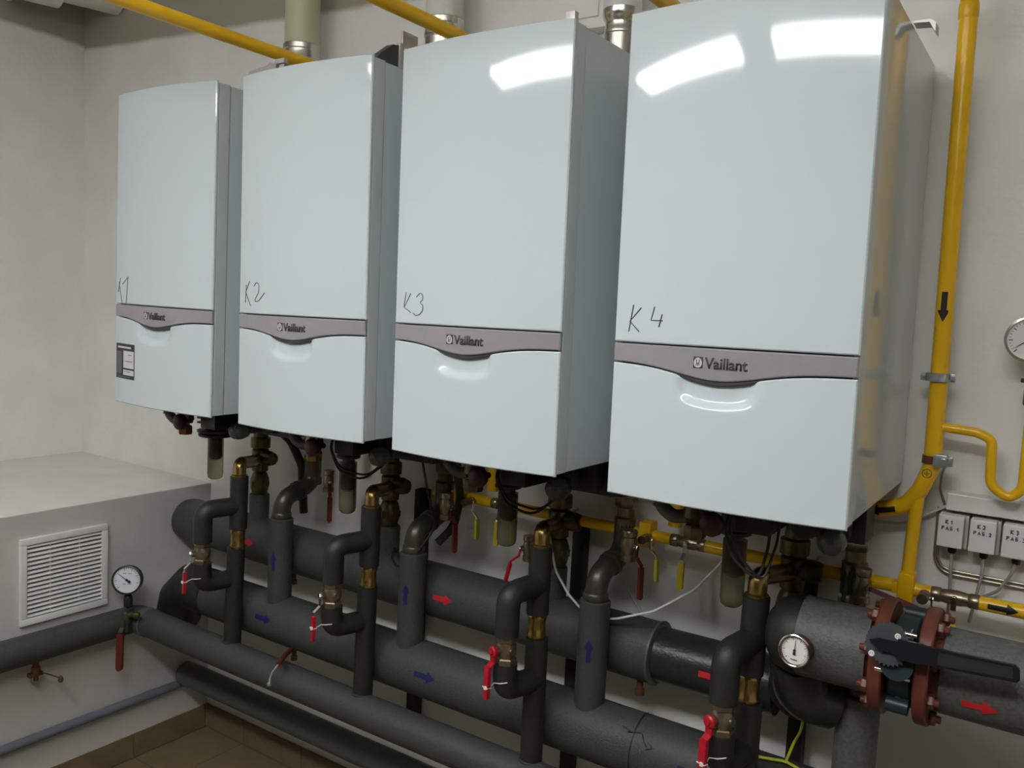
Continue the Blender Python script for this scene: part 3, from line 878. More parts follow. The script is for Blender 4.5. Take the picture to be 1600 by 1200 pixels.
tube(b, [onB(0.0, 0.62), onB(0.018, 0.52), onB(0.0, 0.42)], 0.0013, 6)
obj('scribble', b, 'ink', t, 'scribbled pencil mark')
for x in (-1.407, -0.703, 0.124):
    obj('flow_arrow', arrow(new(), (x, YB, ZBH), (1, 0, 0), (0, -1, 0.22), RB, 0.075, 0.0075, 0.03, 0.0165), 'navy', t, 'blue arrow pointing right')
ZRT = [1.055, 1.056, 1.056, 1.0]
UO = [0.012, 0.012, 0.012, -0.058]
for k, x in enumerate(BX):
    rr = 0.0405 if k < 3 else 0.045
    y = YB - 0.01
    b = new()
    lathe(b, [(rr, 0.0), (rr, ZRT[k] - ZBH - 0.003), (rr - 0.004, ZRT[k] - ZBH), (0.027, ZRT[k] - ZBH), (0.026, ZRT[k] - ZBH - 0.006), (0, ZRT[k] - ZBH - 0.006)], (x, y, ZBH), seg=28)
    rs = obj('riser', b, 'lamin' if k < 3 else 'lamin2', t, 'upright insulated branch')
    if k < 3:
        za = {0: 0.914, 1: 0.935, 2: 0.930}[k]
        obj('flow_arrow', arrow(new(), (x, y, za), (0, 0, 1), (0.25, -1, 0), rr, 0.062, 0.0058, 0.026, 0.0125), 'navy', rs, 'blue arrow pointing up')
    b = tube(new(), [(x, y, ZRT[k] - 0.02), (x + 0.002, y, ZRT[k] + 0.065), (x + UO[k], YA + 0.005, ZRT[k] + 0.105), (x + UO[k], YA + 0.005, 1.24)], 0.0295, 22, rad=0.055, n=7)
    lathe(b, [(0.0325, 0), (0.0335, 0.004), (0.0335, 0.014), (0.031, 0.018)], (x, y, ZRT[k] + 0.002), seg=22)
    for q in (0.45, 0.55):
        c0 = V((x + 0.002 + (UO[k] - 0.002) * q, y + (YA + 0.005 - y) * q, ZRT[k] + 0.066 + 0.038 * q))
        lathe(b, [(0.031, -0.004), (0.0335, -0.003), (0.0335, 0.003), (0.031, 0.004)], c0, V((UO[k], YA + 0.005 - y, 0.04)), 22)
    obj('steel_elbow', b, 'iron', rs, 'dark steel elbow')
    b = new()
    hexnut(b, (x + UO[k], YA + 0.005, 1.155), (0, 0, 1), 0.033, 0.03)
    lathe(b, [(0.026, 0.03), (0.024, 0.045), (0.029, 0.05), (0.030, 0.10), (0.024, 0.105), (0.024, 0.13)], (x + UO[k], YA + 0.005, 1.155), seg=18)
    hexnut(b, (x + UO[k], YA + 0.005, 1.283), (0, 0, 1), 0.031, 0.035)
    lathe(b, [(0.016, 0), (0.016, 0.09)], (x + UO[k], YA + 0.005, 1.318), seg=14)
    obj('union', b, 'nickel' if k > 1 else 'brassdk', rs, 'dull metal union')

# ------------------------------------------------------------------ circulation risers with bypass loops
YR = -0.35
RXT = [-1.499, -0.901, -0.307, 0.257]      # x at the top
RXB = [-1.518, -0.910, -0.304, 0.259]
LX = [-1.540, -0.940, -0.328, 0.236]
YLP = -0.46
TEE = [-1.665, -1.029, -0.39, 0.271]
WHO = ['leftmost, below K1', 'below K2', 'below K3', 'nearest, below K4']
for k in range(4):
    xt, xb_, xl = RXT[k], RXB[k], LX[k]
    t = thing('bypass_riser', 'dark foam wrapped riser with a bypass loop and brass elbow, ' + WHO[k], 'pipe', (xb_, YR, 0.60), 'bypass risers in front of the headers')
    zt = 1.198
    rr = 0.0295
    # long foam tubes
    obj('foam_tube', tube(new(), [(xt, YR, zt), (xt - 0.002, YR, 1.02)], rr, 24), 'foam', t)
    obj('foam_tube', tube(new(), [((xt + xb_) / 2, YR, 0.955), (xb_, YR, 0.60)], rr, 24), 'foam', t)
    b = new()
    lathe(b, [(0.0225, 0), (0.0255, 0.004), (0.0255, 0.012), (0.0235, 0.016), (0.0235, 0.05), (0.0255, 0.054), (0.0255, 0.062), (0.022, 0.068)], (xt - 0.002, YR, 0.954), seg=16)
    obj('coupling', b, 'brass', t, 'shiny brass coupling')
    # brass elbow on top
    b = tube(new(), [(xt, YR, zt - 0.02), (xt, YR, 1.243), (TEE[k] * 0.45 + xt * 0.55, -0.24, 1.224), (TEE[k], -0.13, 1.205)], 0.0215, 20, rad=0.02)
    lathe(b, [(0.0245, 0), (0.0265, 0.003), (0.0265, 0.008), (0.022, 0.012)], (xt, YR, zt - 0.004), seg=20)
    obj('brass_elbow', b, 'brass', t, 'rounded brass elbow')
    b = new()
    lathe(b, [(0.02, 1.06), (0.024, 1.065), (0.026, 1.08), (0.032, 1.10), (0.033, 1.135), (0.026, 1.155), (0.022, 1.16), (0.029, 1.165), (0.031, 1.24), (0.025, 1.245), (0.035, 1.25), (0.035, 1.285), (0.026, 1.29), (0.022, 1.42)], (TEE[k], YA, 0), seg=18)
    hexnut(b, (TEE[k], YA, 1.105), (0, 0, 1), 0.036, 0.026)
    lathe(b, [(0.026, 0), (0.028, 0.03), (0.022, 0.05)], (TEE[k] + 0.02, YA, 1.215), (1, 0, 0), 16)
    obj('tee_fitting', b, 'brassdk', t, 'dull brass tee')
    # bypass loop
    zu, zl = 1.098, (0.845, 0.850, 0.845, 0.845)[k]
    rl = 0.0305
    b = tube(new(), [(xt, YR + 0.01, zu), (xl, YLP, zu - 0.004), (xl, YLP, 0.987)], rl, 24, rad=0.035, n=6)
    obj('loop_sleeve', b, 'foam', t, 'upper arm of the bypass loop')
    b = tube(new(), [(xl, YLP, 0.918), (xl, YLP, zl + 0.002), (xb_, YR + 0.01, zl)], rl, 24, rad=0.035, n=6)
    obj('loop_sleeve', b, 'foam', t, 'lower arm of the bypass loop')
    # lever valve in the loop
    b = new()
    o = V((xl, YLP, 0.953))
    hexnut(b, o + V((0, 0, 0.020)), (0, 0, 1), 0.029, 0.018)
    hexnut(b, o + V((0, 0, -0.038)), (0, 0, 1), 0.028, 0.018)
    lathe(b, [(0.020, -0.04), (0.022, -0.02), (0.026, -0.01), (0.026, 0.012), (0.022, 0.02), (0.020, 0.04)], o, (0, 0, 1), 18)
    n = V((-0.35, -1, 0)).normalized()
    lathe(b, [(0.012, 0), (0.012, 0.036)], o, n, 14)
    lathe(b, [(0.009, 0.0), (0.009, 0.03)], o, (0.94, -0.33, 0), 12)
    vb = obj('ball_valve', b, 'nickel', t, 'brass ball valve')
    arm = V((0.0, -0.02, -1)).normalized()
    p = o + n * 0.034
    b = new()
    bare = k in (0, 1)
    if bare:
        hexnut(b, p, n, 0.008, 0.008)
        P = lever(b, p + n * 0.003, n, arm, 0.030, 0.02, 0.012, 0.003, 0.018)
    else:
        lathe(b, [(0.013, 0), (0.0145, 0.003), (0.0145, 0.009), (0.011, 0.012)], p, n, 16)
        P = lever(b, p + n * 0.005, n, arm, 0.026, 0.02, 0.017, 0.006, 0.014)
    obj('lever', b, 'chrome' if bare else 'red', vb, 'bare metal lever' if bare else 'red coated lever')
    b = new()
    q = P[2] + arm * (0.012 if bare else -0.004)
    L = (0.072, 0.075, 0.085, 0.085)[k]
    sleeve(b, q, q + arm * L, n, 0.0155 if bare else 0.018, 0.009)
    if not bare: hexnut(b, p + n * 0.012, n, 0.007, 0.004)
    obj('lever_grip', b, 'red', vb, 'red vinyl grip')
    # white cable tie from the grip round the loop
    c0 = q + arm * (L * (0.45 if bare else 0.62))
    b = new()
    s_ = arm.cross(n).normalized()
    tube(b, [c0 + s_ * 0.010 + n * 0.006, c0 - s_ * 0.010 + n * 0.006, c0 - s_ * 0.010 - n * 0.006, c0 + s_ * 0.010 - n * 0.006, c0 + s_ * 0.010 + n * 0.006], 0.0014, 6)
    box(b, c0 + n * 0.006 - V((0.004, 0.003, 0.004)) - s_ * 0.003, c0 + n * 0.006 + V((0.004, 0.003, 0.004)) - s_ * 0.003, 0.001)
    e1 = V((xl + rl * 0.75, YLP - rl * 0.68, c0.z + 0.012))
    e0 = V((xl - rl * 0.35, YLP - rl * 0.98, c0.z + 0.005))
    em = V((xl + rl * 0.25, YLP - rl * 1.02, c0.z + 0.009))
    tube(b, [c0 + n * 0.002 + s_ * -0.008, e0, em, e1], 0.0014, 6)
    obj('cable_tie', b, 'white', vb, 'white cable tie')

# ------------------------------------------------------------------ lower collecting pipe along ledge and wall
ZCc, RC, YC, XC = 0.577, 0.0505, -0.362, -2.052
t = thing('collector_pipe', 'grey insulated pipe bending from the low ledge along the back wall', 'pipe', (XC, YC, ZCc))
obj('insulation', tube(new(), [(XC + 0.055, YC, ZCc), (1.2, YC, ZCc)], RC, 32), 'lamin', t)
obj('insulation', tube(new(), [(XC, YC - 0.045, ZCc), (XC, -3.2, ZCc + 0.01)], RC, 32), 'lamin', t)
obj('bend', tube(new(), [(XC, YC - 0.06, ZCc), (XC, YC, ZCc), (XC + 0.065, YC, ZCc)], RC * 1.0, 32, rad=0.05, n=8), 'lamin', t)
b = new()
lathe(b, [(RC + 0.0005, 0), (RC + 0.003, 0.002), (RC + 0.003, 0.03), (RC + 0.0005, 0.032)], (XC + 0.05, YC, ZCc), (1, 0, 0), 32)
obj('joint_tape', b, 'pvc', t)
for k in range(3):
    b = new()
    lathe(b, [(0.031, 0), (0.031, 0.03), (0.0275, 0.033)], (RXB[k] - 0.0015, YR - 0.002, 0.596), seg=22)
    obj('socket', b, 'foam', t)
# bleed nipple under the ledge run
b = new()
lathe(b, [(0.009, 0), (0.010, 0.02), (0.014, 0.022), (0.014, 0.045), (0.008, 0.05), (0.008, 0.07)], (XC, -0.735, ZCc - RC + 0.004), (0, 0, -1), 12)
box(b, (XC - 0.012, -0.76, 0.478), (XC + 0.012, -0.715, 0.49), 0.002)
nb = obj('bleed_nipple', b, 'rust', t, 'rusty bleed nipple underneath')
b = tube(new(), [(XC, -0.72, 0.485), (XC + 0.005, -0.69, 0.468), (XC + 0.01, -0.66, 0.448)], 0.002, 8)
lathe(b, [(0.006, -0.006), (0.009, 0), (0.007, 0.010), (0.003, 0.018)], (XC + 0.01, -0.655, 0.437), seg=12)
obj('nipple_cap', b, 'rust', nb)

# cock with a wire hanging below the return header
b = new()
lathe(b, [(0.008, 0), (0.008, 0.03), (0.011, 0.031), (0.011, 0.045)], (-1.305, YB - 0.03, ZBH - RB + 0.012), (0, 0, -1), 12)
t = thing('drain_cock', 'small red drain cock hanging under the blue arrow header', 'valve', (-1.305, YB - 0.03, 0.56))
obj('valve_body', b, 'brassdk', t)
b = new()
tube(b, [(-1.305, YB - 0.03, 0.640), (-1.279, -0.30, 0.644), (-1.242, -0.36, 0.655), (-1.200, -0.425, 0.655)], 0.0085, 10, rad=0.02)
obj('handle', b, 'reddk', t, 'curved dark red handle')
b = new()
tube(b, [(-1.200, -0.425, 0.655), (-1.2086, -0.44, 0.634), (-1.2104, -0.448, 0.615), (-1.208, -0.452, 0.604)], 0.0035, 8, rad=0.02)
lathe(b, [(0.008, 0), (0.009, 0.006), (0.006, 0.012)], (-1.208, -0.452, 0.595), seg=12)
obj('cap_strap', b, 'zinc', t, 'grey strap with a bright end')

# pressure gauge at the corner of the collector pipe
def gauge(name, lab, c, face, r, depth, rimm, facem, needle, bezel=None, digits=True):
    c = V(c)
    t = thing(name, lab, 'gauge', c)
    n = V(face).normalized()
    ux = V((0, 0, 1)).cross(n).normalized()
    uz = n.cross(ux)
    b = new()
    lathe(b, [(r * 0.9, -depth), (r, -depth * 0.85), (r, 0.002), (r * 1.06, 0.004), (r * 1.06, 0.008), (r * 0.95, 0.010), (r * 0.93, 0.003), (r * 0.5, 0.0025)], c, n, 40)
    obj('case', b, rimm, t)
    b = new()
    lathe(b, [(r * 0.93, 0.0035), (r * 0.93, 0.004)], c, n, 40)
    f = obj('dial', b, facem, t, 'pale dial')
    b = new()
    for q in range(28):
        a = math.radians(225 - q * 10)
        l = 0.10 if q % 4 else 0.17
        p0 = c + n * 0.0045 + (ux * math.cos(a) + uz * math.sin(a)) * r * 0.86
        p1 = c + n * 0.0045 + (ux * math.cos(a) + uz * math.sin(a)) * r * (0.86 - l)
        tube(b, [p0, p1], r * (0.010 if q % 4 else 0.018), 4)
    obj('scale_marks', b, 'ink', f)
    a = math.radians(needle)
    d = ux * math.cos(a) + uz * math.sin(a)
    s = n.cross(d)
    b = new()
    prism(b, [(-r * 0.28, -r * 0.03), (-r * 0.10, -r * 0.03), (r * 0.72, -r * 0.008), (r * 0.72, r * 0.008), (-r * 0.10, r * 0.03), (-r * 0.28, r * 0.03)], c + n * 0.006, d, s, 0.0008)
    prism(b, [(-r * 0.30, -r * 0.09), (-r * 0.12, -r * 0.09), (-r * 0.12, r * 0.09), (-r * 0.30, r * 0.09)], c + n * 0.006, d, s, 0.0008)
    lathe(b, [(r * 0.09, 0.0055), (r * 0.09, 0.0085)], c, n, 16)
    obj('needle', b, 'ink', f)
    return t, n, ux, uz, f

GC = V((-2.005, -0.432, 0.750))
t, n, ux, uz, f = gauge('pressure_gauge', 'black rimmed pressure gauge with a pale blue dial in the corner below the ledge vent', GC, (0.62, -0.74, 0.12), 0.050, 0.026, 'black', 'dial', 145)
b = new()
lathe(b, [(0.006, -0.052), (0.010, -0.058), (0.014, -0.062), (0.0155, -0.066), (0.0155, -0.100), (0.010, -0.105)], GC - n * 0.012, (0, 0, 1), 16)
obj('stem', b, 'black', t, 'black stem')
b = new()
for s, w, z in ((0.28, 0.008, 0.55), (0.34, 0.006, 0.62)):
    for q in (-1, 1):
        p = GC + n * 0.0045 + uz * 0.05 * z * (0.72 if s > 0.3 else -0.55) + ux * q * 0.009
        prism(b, [(-0.006, 0), (0.006, 0), (0.006, 0.002), (-0.006, 0.002)], p, ux, uz, 0.0003)
obj('dial_print', b, 'greyprint', f)
t = thing('drain_valve', 'brass valve with a long dark red lever in front of the collector pipe corner', 'valve', (-1.99, -0.445, 0.61))
b = new()
lathe(b, [(0.011, 0.015), (0.013, 0.01), (0.016, 0.0), (0.016, -0.03), (0.012, -0.035), (0.012, -0.06)], (-1.992, -0.444, 0.625), seg=16)
lathe(b, [(0.009, -0.01), (0.009, 0.03), (0.012, 0.032), (0.012, 0.045)], (-1.99, -0.445, 0.628), (0.8, 0.45, 0.0), 12)
obj('valve_body', b, 'iron', t)
b = new()
lathe(b, [(0.007, 0.02), (0.0085, 0.022), (0.0085, 0.048), (0.006, 0.05)], (-1.985, -0.447, 0.632), (0.8, 0.45, 0.0), 12)
obj('brass_plug', b, 'brass', t, 'bright brass plug')
b = new()
lever(b, (-1.985, -0.462, 0.606), (0.5, -0.85, 0), (0, 0, -1), 0.02, 0.04, 0.016, 0.004, 0.014)
lv = obj('lever', b, 'iron', t, 'dark metal lever arm')
b = new()
sleeve(b, (-1.975, -0.476, 0.566), (-1.976, -0.478, 0.430), (0.5, -0.85, 0), 0.024, 0.011)
obj('lever_grip', b, 'reddk', lv, 'dark red lever grip')

# drain pipes near the floor
tag(obj('drain_pipe', tube(new(), [(-2.062, -0.14, 0.288), (1.4, -0.14, 0.283)], 0.0462, 32), 'pvc'), 'dark grey plastic drain pipe low along the back wall', 'pipe')
tag(obj('drain_pipe', tube(new(), [(-2.088, -0.115, 0.236), (-2.088, -3.2, 0.245)], 0.0165, 20), 'pvc2'), 'thin blue grey drain pipe low along the ledge face', 'pipe')

# black upright posts behind the headers
for x, lab in ((-0.978, 'black steel post behind the K2 pipes'),
               (-0.372, 'black steel post behind the K3 pipes'), (0.285, 'black steel post behind the K4 pipes')):
    b = new()
    box(b, (x - 0.019, -0.040, 0.34), (x - 0.014, -0.004, 1.19), 0.001)
    box(b, (x + 0.014, -0.040, 0.34), (x + 0.019, -0.004, 1.19), 0.001)
    box(b, (x - 0.018, -0.008, 0.34), (x + 0.018, -0.003, 1.19), 0.001)
    box(b, (x - 0.018, -0.041, 0.34), (x + 0.018, -0.037, 1.19), 0.001)
    tag(obj('support_post', b, 'post'), lab, 'post', 'black support posts')

# ------------------------------------------------------------------ main pipe with butterfly valve, right
YM, ZM, RM = -0.35, 1.138, 0.0845
t = thing('main_pipe', 'light grey insulated main pipe at the lower right carrying a round thermometer', 'pipe', (0.6, YM, ZM))
obj('insulation', tube(new(), [(0.365, YM, ZM), (0.505, YM, ZM)], RM, 40), 'lamin2', t)
obj('insulation', tube(new(), [(0.640, YM, ZM), (1.5, YM, ZM)], RM, 40), 'lamin2', t)
b = new()
lathe(b, [(0.0, -0.004), (RM * 0.55, 0.002), (RM * 0.85, 0.02), (RM * 1.0, 0.055), (RM * 1.01, 0.09)], (0.290, YM + 0.01, ZM - 0.008), (1, 0, 0.03), 36)
b2 = tube(b, [(0.372, YM + 0.025, ZM - 0.005), (0.36, -0.26, 1.09), (0.35, -0.17, 0.98), (0.30, YA - 0.01, 0.92)], RM * 0.9, 32, rad=0.06)
obj('dark_elbow', b, 'foam', t, 'dark foam wrapped elbow')
b = tube(new(), [(0.345, -0.31, 1.06), (0.355, -0.29, 0.985), (0.41, -0.25, 0.968)], 0.062, 28, rad=0.06)
obj('dark_elbow', b, 'shiny', t, 'black bulging elbow underneath')
obj('flow_arrow', arrow(new(), (0.712, YM, ZM), (1, 0, 0), (0.0, -1, -0.32), RM, 0.064, 0.0065, 0.028, 0.015), 'redtape', t, 'red arrow pointing right')

t, n, ux, uz, f = gauge('thermometer', 'round thermometer with a silver rim and red brown case on the main pipe', (0.378, -0.458, 1.140), (-0.12, -1.0, 0.12), 0.030, 0.024, 'oxide', 'dialw', 90)
b = new()
ring_torus(b, V((0.378, -0.458, 1.140)) + n * 0.008, n, 0.031, 0.0026, 36, 8)
obj('bezel', b, 'chrome', t, 'silver bezel')
b = new()
c = V((0.378, -0.458, 1.140)) + n * 0.0045 - uz * 0.019
for q in range(5):
    prism(b, [(-0.0011, -0.0012), (0.0011, -0.0012), (0.0011, 0.0012), (-0.0011, 0.0012)], c + ux * (q - 2) * 0.0028, ux, uz, 0.0003)
obj('dial_print', b, 'ink', f)
obj('stem', lathe(new(), [(0.012, -0.04), (0.012, -0.012)], (0.378, -0.458, 1.140), n, 14), 'brassdk', t)

# butterfly valve
t = thing('butterfly_valve', 'butterfly valve with red brown flanges and a black notched lever', 'valve', (0.575, YM, ZM))
F1, F2, RF = 0.530, 0.612, 0.116
for x in (F1, F2):
    b = new()
    s = -1 if x == F1 else 1
    lathe(b, [(RM * 0.75, -0.013), (RF - 0.003, -0.013), (RF, -0.010), (RF, 0.010), (RF - 0.003, 0.013), (RM * 0.75, 0.013)], (x, YM, ZM), (1, 0, 0), 44)
    lathe(b, [(0.075, 0), (0.072, 0.03 * 1)], (x + s * 0.012, YM, ZM), (s, 0, 0), 36)
    fl = obj('flange', b, 'oxide', t, 'red oxide flange')
    for q in range(8):
        a = PI / 8 + q * PI / 4
        p = V((x + s * 0.012, YM + math.cos(a) * 0.097, ZM + math.sin(a) * 0.097))
        b = new()
        hexnut(b, p, (s, 0, 0), 0.014, 0.013)
        lathe(b, [(0.0075, 0.0), (0.0075, 0.020), (0.006, 0.022)], p, (s, 0, 0), 12)
        obj('bolt', b, 'oxide', fl)
b = new()
lathe(b, [(0.086, -0.022), (0.090, -0.018), (0.090, 0.018), (0.086, 0.022)], ((F1 + F2) / 2, YM, ZM), (1, 0, 0), 36)
for a in (0.9, 2.4, -0.9, -2.4):
    p = V(((F1 + F2) / 2, YM + math.cos(a) * 0.1, ZM + math.sin(a) * 0.1))
    lathe(b, [(0.016, -0.02), (0.016, 0.02)], p, (1, 0, 0), 14)
    tube(b, [p, V(((F1 + F2) / 2, YM + math.cos(a) * 0.085, ZM + math.sin(a) * 0.085))], 0.014, 10)
lathe(b, [(0.024, 0.08), (0.024, 0.125), (0.030, 0.127), (0.030, 0.134)], ((F1 + F2) / 2, YM, ZM), (0, -1, 0.25), 20)
obj('valve_body', b, 'teal', t, 'dark teal valve body')
for x, z, r_, l_ in ((0.587, 1.228, 0.0042, 0.012), (0.545, 1.147, 0.0055, 0.014), (0.581, 1.143, 0.0065, 0.014)):
    b = new()
    lathe(b, [(r_, -l_), (r_, l_)], (x, YM - 0.112, z), (1, 0, 0), 12)
    tube(b, [(x, YM - 0.112, z), (x, YM - 0.085, z)], r_ * 0.9, 10)
    obj('stud_bolt', b, 'chrome', t, 'bright stud bolt')
# notched plate and lever in the plane facing the room
HN = V((0.05, -1.0, 0.16)).normalized()
HX = V((1.0, 0.0, 0.0)); HX = (HX - HN * HX.dot(HN)).normalized()
HZ = HX.cross(HN) * 1.0
if HZ.z < 0: HZ = -HZ
HC = V((0.556, YM - 0.134, ZM + 0.069))
def hp(a, b_, d=0.0): return HC + HX * a + HZ * b_ + HN * d
poly = []
R0 = 0.043
for q in range(0, 34):
    a = math.radians(62 + q * (150 / 33.0))
    poly.append((R0 * math.cos(a) * (1.0 if q % 2 else 0.95), R0 * math.sin(a) * (1.0 if q % 2 else 0.95)))
low = []
for q in range(0, 17):
    a = math.radians(222 + q * (95 / 16.0))
    low.append((0.041 * math.cos(a) * (1.0 if q % 2 else 0.86), 0.041 * math.sin(a) * (1.0 if q % 2 else 0.86)))
b = new()
c2 = poly + low + [(0.036, -0.010), (0.036, 0.012)]
vs0 = [b.verts.new(hp(x, z, 0)) for x, z in c2]
vs1 = [b.verts.new(hp(x, z, 0.006)) for x, z in c2]
b.faces.new(vs0); b.faces.new(vs1)
for q in range(len(c2)):
    b.faces.new((vs0[q], vs0[(q + 1) % len(c2)], vs1[(q + 1) % len(c2)], vs1[q]))
pl = obj('notch_plate', b, 'dkgrey', t, 'dark notched plate', smooth=0)
for x, z in ((0.014, 0.020), (-0.028, -0.022)):
    b = new()
    ring_torus(b, hp(x, z, 0.0075), HN, 0.0042, 0.0016, 20, 8)
    lathe(b, [(0.0022, 0.006), (0.0022, 0.009)], hp(x, z, 0), HN, 6)
    obj('screw_washer', b, 'white', pl, 'white ringed screw')
b = new()
def slab(pts, d0, d1, bevel=0.0):
    A = [b.verts.new(hp(x, z, d0)) for x, z in pts]
    B = [b.verts.new(hp(x, z, d1)) for x, z in pts]
    b.faces.new(A); b.faces.new(B)
    for q in range(len(pts)):
        b.faces.new((A[q], A[(q + 1) % len(pts)], B[(q + 1) % len(pts)], B[q]))
slab([(-0.034, 0.004), (-0.018, 0.011), (0.018, 0.011), (0.018, -0.013), (-0.014, -0.011)], 0.006, 0.016)
slab([(0.016, 0.018), (0.060, 0.0165), (0.060, -0.020), (0.016, -0.019)], 0.004, 0.020)
slab([(0.055, 0.0155), (0.207, 0.0185), (0.214, 0.013), (0.216, -0.005), (0.211, -0.0105), (0.055, -0.0175)], 0.006, 0.022)
lvr = obj('lever', b, 'blackgl', t, 'long black lever', smooth=0)
b = new()
slab([(0.085, 0.0105), (0.203, 0.0135), (0.206, -0.005), (0.085, -0.0125)], 0.0215, 0.0232)
obj('grip_inlay', b, 'black', lvr, 'dull black grip inlay', smooth=0)
b = new()
slab([(-0.022, -0.010), (-0.010, -0.012), (-0.006, -0.017), (-0.012, -0.018), (-0.018, -0.014), (-0.023, -0.014)], 0.0062, 0.0085)
obj('latch_pin', b, 'chrome', lvr)

# K4 return valve red handle behind flange
ball_valve('shutoff_valve', (0.435, YA - 0.03, 1.215), (0, 0, 1), (0.8, -0.6, 0), (1, 0.15, -0.28), 0.020, 0.04, 'nickel', 'shut off valve with a dark red grip behind the left red brown flange', 'reddk', 0.055, 'reddk', 'red handled shut off valves')
ball_valve('shutoff_valve', (-1.245, -0.19, 1.20), (0, 0, 1), (0.8, -0.6, 0), (0.0, 0.0, -1), 0.018, 0.036, 'nickel', 'shut off valve with a dark red grip behind the wire loop under K2', 'reddk', 0.085, 'reddk', 'red handled shut off valves')
ball_valve('shutoff_valve', (-0.438, -0.20, 1.135), (0, 0, 1), (-0.7, -0.7, 0), (-0.25, 0.0, -1), 0.018, 0.036, 'nickel', 'shut off valve with a slanting red grip left of the K3 riser', 'red', 0.06, 'red', 'red handled shut off valves')

# ------------------------------------------------------------------ boxes, trunking, cables on the right
tag(obj('cable_trunking', box(new(), (0.579, -0.045, 1.398), (1.5, -0.0, 1.437), 0.003), 'white', smooth=8), 'white cable trunking on the wall above the three small boxes', 'trunking')
def hand(bm, lines, o, ux, uz, sx, sz, r=0.0011):
    for ln in lines:
        tube(bm, [V(o) + V(ux) * a * sx + V(uz) * c * sz for a, c in ln], r, 5)
GL = {'K': [[(0, 0), (0, 1)], [(.7, 1), (0, .45), (.75, 0)]], '1': [[(.0, .6), (.4, 1), (.4, 0)]],
      '2': [[(0, .75), (.3, 1), (.65, .8), (.5, .4), (0, 0), (.75, .02)]], '3': [[(0, .9), (.4, 1), (.65, .8), (.3, .55), (.7, .35), (.4, 0), (0, .1)]],
      'P': [[(0, 0), (0, 1), (.6, .95), (.65, .6), (0, .5)]], 'A': [[(0, 0), (.35, 1), (.75, 0)], [(.15, .4), (.6, .4)]],
      'B': [[(.65, 1), (0, 1), (0, 0), (.6, .05), (.65, .45), (0, .5)]], '.': [[(.1, 0), (.2, .08)]]}
def write(bm, s, o, h, w, sp):
    o = V(o)
    for ch in s:
        if ch == ' ':
            o = o + V((sp, 0, 0)); continue
        hand(bm, GL[ch], o, (1, 0, 0), (0, 0, 1), w * (0.5 if ch == '.' else 1), h)
        o = o + V((sp * (0.55 if ch == '.' else 1), 0, 0))
BXS = [(0.568, 'K1', 'PAB.1', 'first of the three white relay boxes under the trunking, marked K1'),
       (0.632, 'K2', 'PAB.2', 'middle white relay box under the trunking, marked K2'),
       (0.696, 'K3', 'PAB.3', 'white relay box under the trunking cut by the right picture edge, marked K3')]
for x, s1, s2, lab in BXS:
    t = thing('relay_box', lab, 'box', (x + 0.03, -0.03, 1.318), 'small white relay boxes')
    obj('base', box(new(), (x, -0.04, 1.312), (x + 0.060, -0.0, 1.389), 0.004), 'offwhite', t, smooth=8)
    obj('lid', box(new(), (x + 0.001, -0.072, 1.318), (x + 0.053, -0.038, 1.391), 0.003), 'white', t, smooth=8)
    b = new()
    write(b, s1, (x + 0.017, -0.0726, 1.372), 0.0085, 0.0065, 0.010)
    write(b, s2, (x + 0.010, -0.0726, 1.358), 0.0075, 0.0058, 0.0085)
    obj('handwriting', b, 'ink', t, 'box number written by hand')
    obj('cable_gland', lathe(new(), [(0.009, 0), (0.009, -0.012), (0.006, -0.016)], (x + 0.030, -0.03, 1.313), seg=14), 'black', t)
for pts, lab in (([(0.598, -0.03, 1.31), (0.600, -0.04, 1.27), (0.602, -0.03, 1.20), (0.60, -0.012, 1.12)], 'grey cable leaving the K1 relay box'),
                 ([(0.662, -0.03, 1.31), (0.664, -0.04, 1.27), (0.657, -0.03, 1.22), (0.645, -0.012, 1.14)], 'grey cable leaving the K2 relay box'),
                 ([(0.726, -0.03, 1.31), (0.722, -0.04, 1.28), (0.697, -0.03, 1.23), (0.66, -0.012, 1.20)], 'grey cable leaving the K3 relay box')):
    tag(obj('cable', tube(new(), pts, 0.0036, 10, rad=0.03), 'cableg'), lab, 'cable', 'grey cables below the relay boxes')
b = new()
for d in (0.0, 0.009):
    tube(b, [(0.560 + d * 0.5, -0.012, 1.395), (0.561 + d * 0.5, -0.012, 1.275 + d), (0.575, -0.012, 1.250 + d), (0.60, -0.012, 1.243 + d), (1.3, -0.012, 1.243 + d)], 0.0034, 8, rad=0.04)
tag(obj('conduit', b, 'conduit'), 'tan metal tubes curving under the relay boxes', 'conduit')
b = tube(new(), [(0.10, -0.016, 1.30), (0.36, -0.016, 1.334), (0.432, -0.02, 1.340), (0.489, -0.03, 1.345), (0.578, -0.02, 1.402)], 0.0036, 10, rad=0.05)
tag(obj('cable', b, 'cablew'), 'white cable along the wall into the trunking, behind the gas riser', 'cable')
b = tube(new(), [(-0.40, -0.17, 1.20), (-0.397, -0.15, 1.145), (-0.366, -0.17, 1.078), (-0.31, -0.19, 1.03), (-0.26, -0.20, 1.00), (-0.20, -0.215, 0.995), (-0.15, -0.21, 1.005), (-0.05, -0.2, 1.047), (0.054, -0.2, 1.127), (0.115, -0.19, 1.208), (0.15, -0.15, 1.30)], 0.0034, 10, rad=0.08)
tag(obj('cable', b, 'cablew'), 'white cable sagging over the header between K3 and K4', 'cable')
tag(obj('cable', tube(new(), [(-0.28, -0.018, 1.13), (-0.226, -0.018, 1.04), (-0.165, -0.018, 0.96), (-0.13, -0.018, 0.90)], 0.0034, 8, rad=0.05), 'cablew'), 'short white cable on the wall dropping behind the supply header', 'cable')
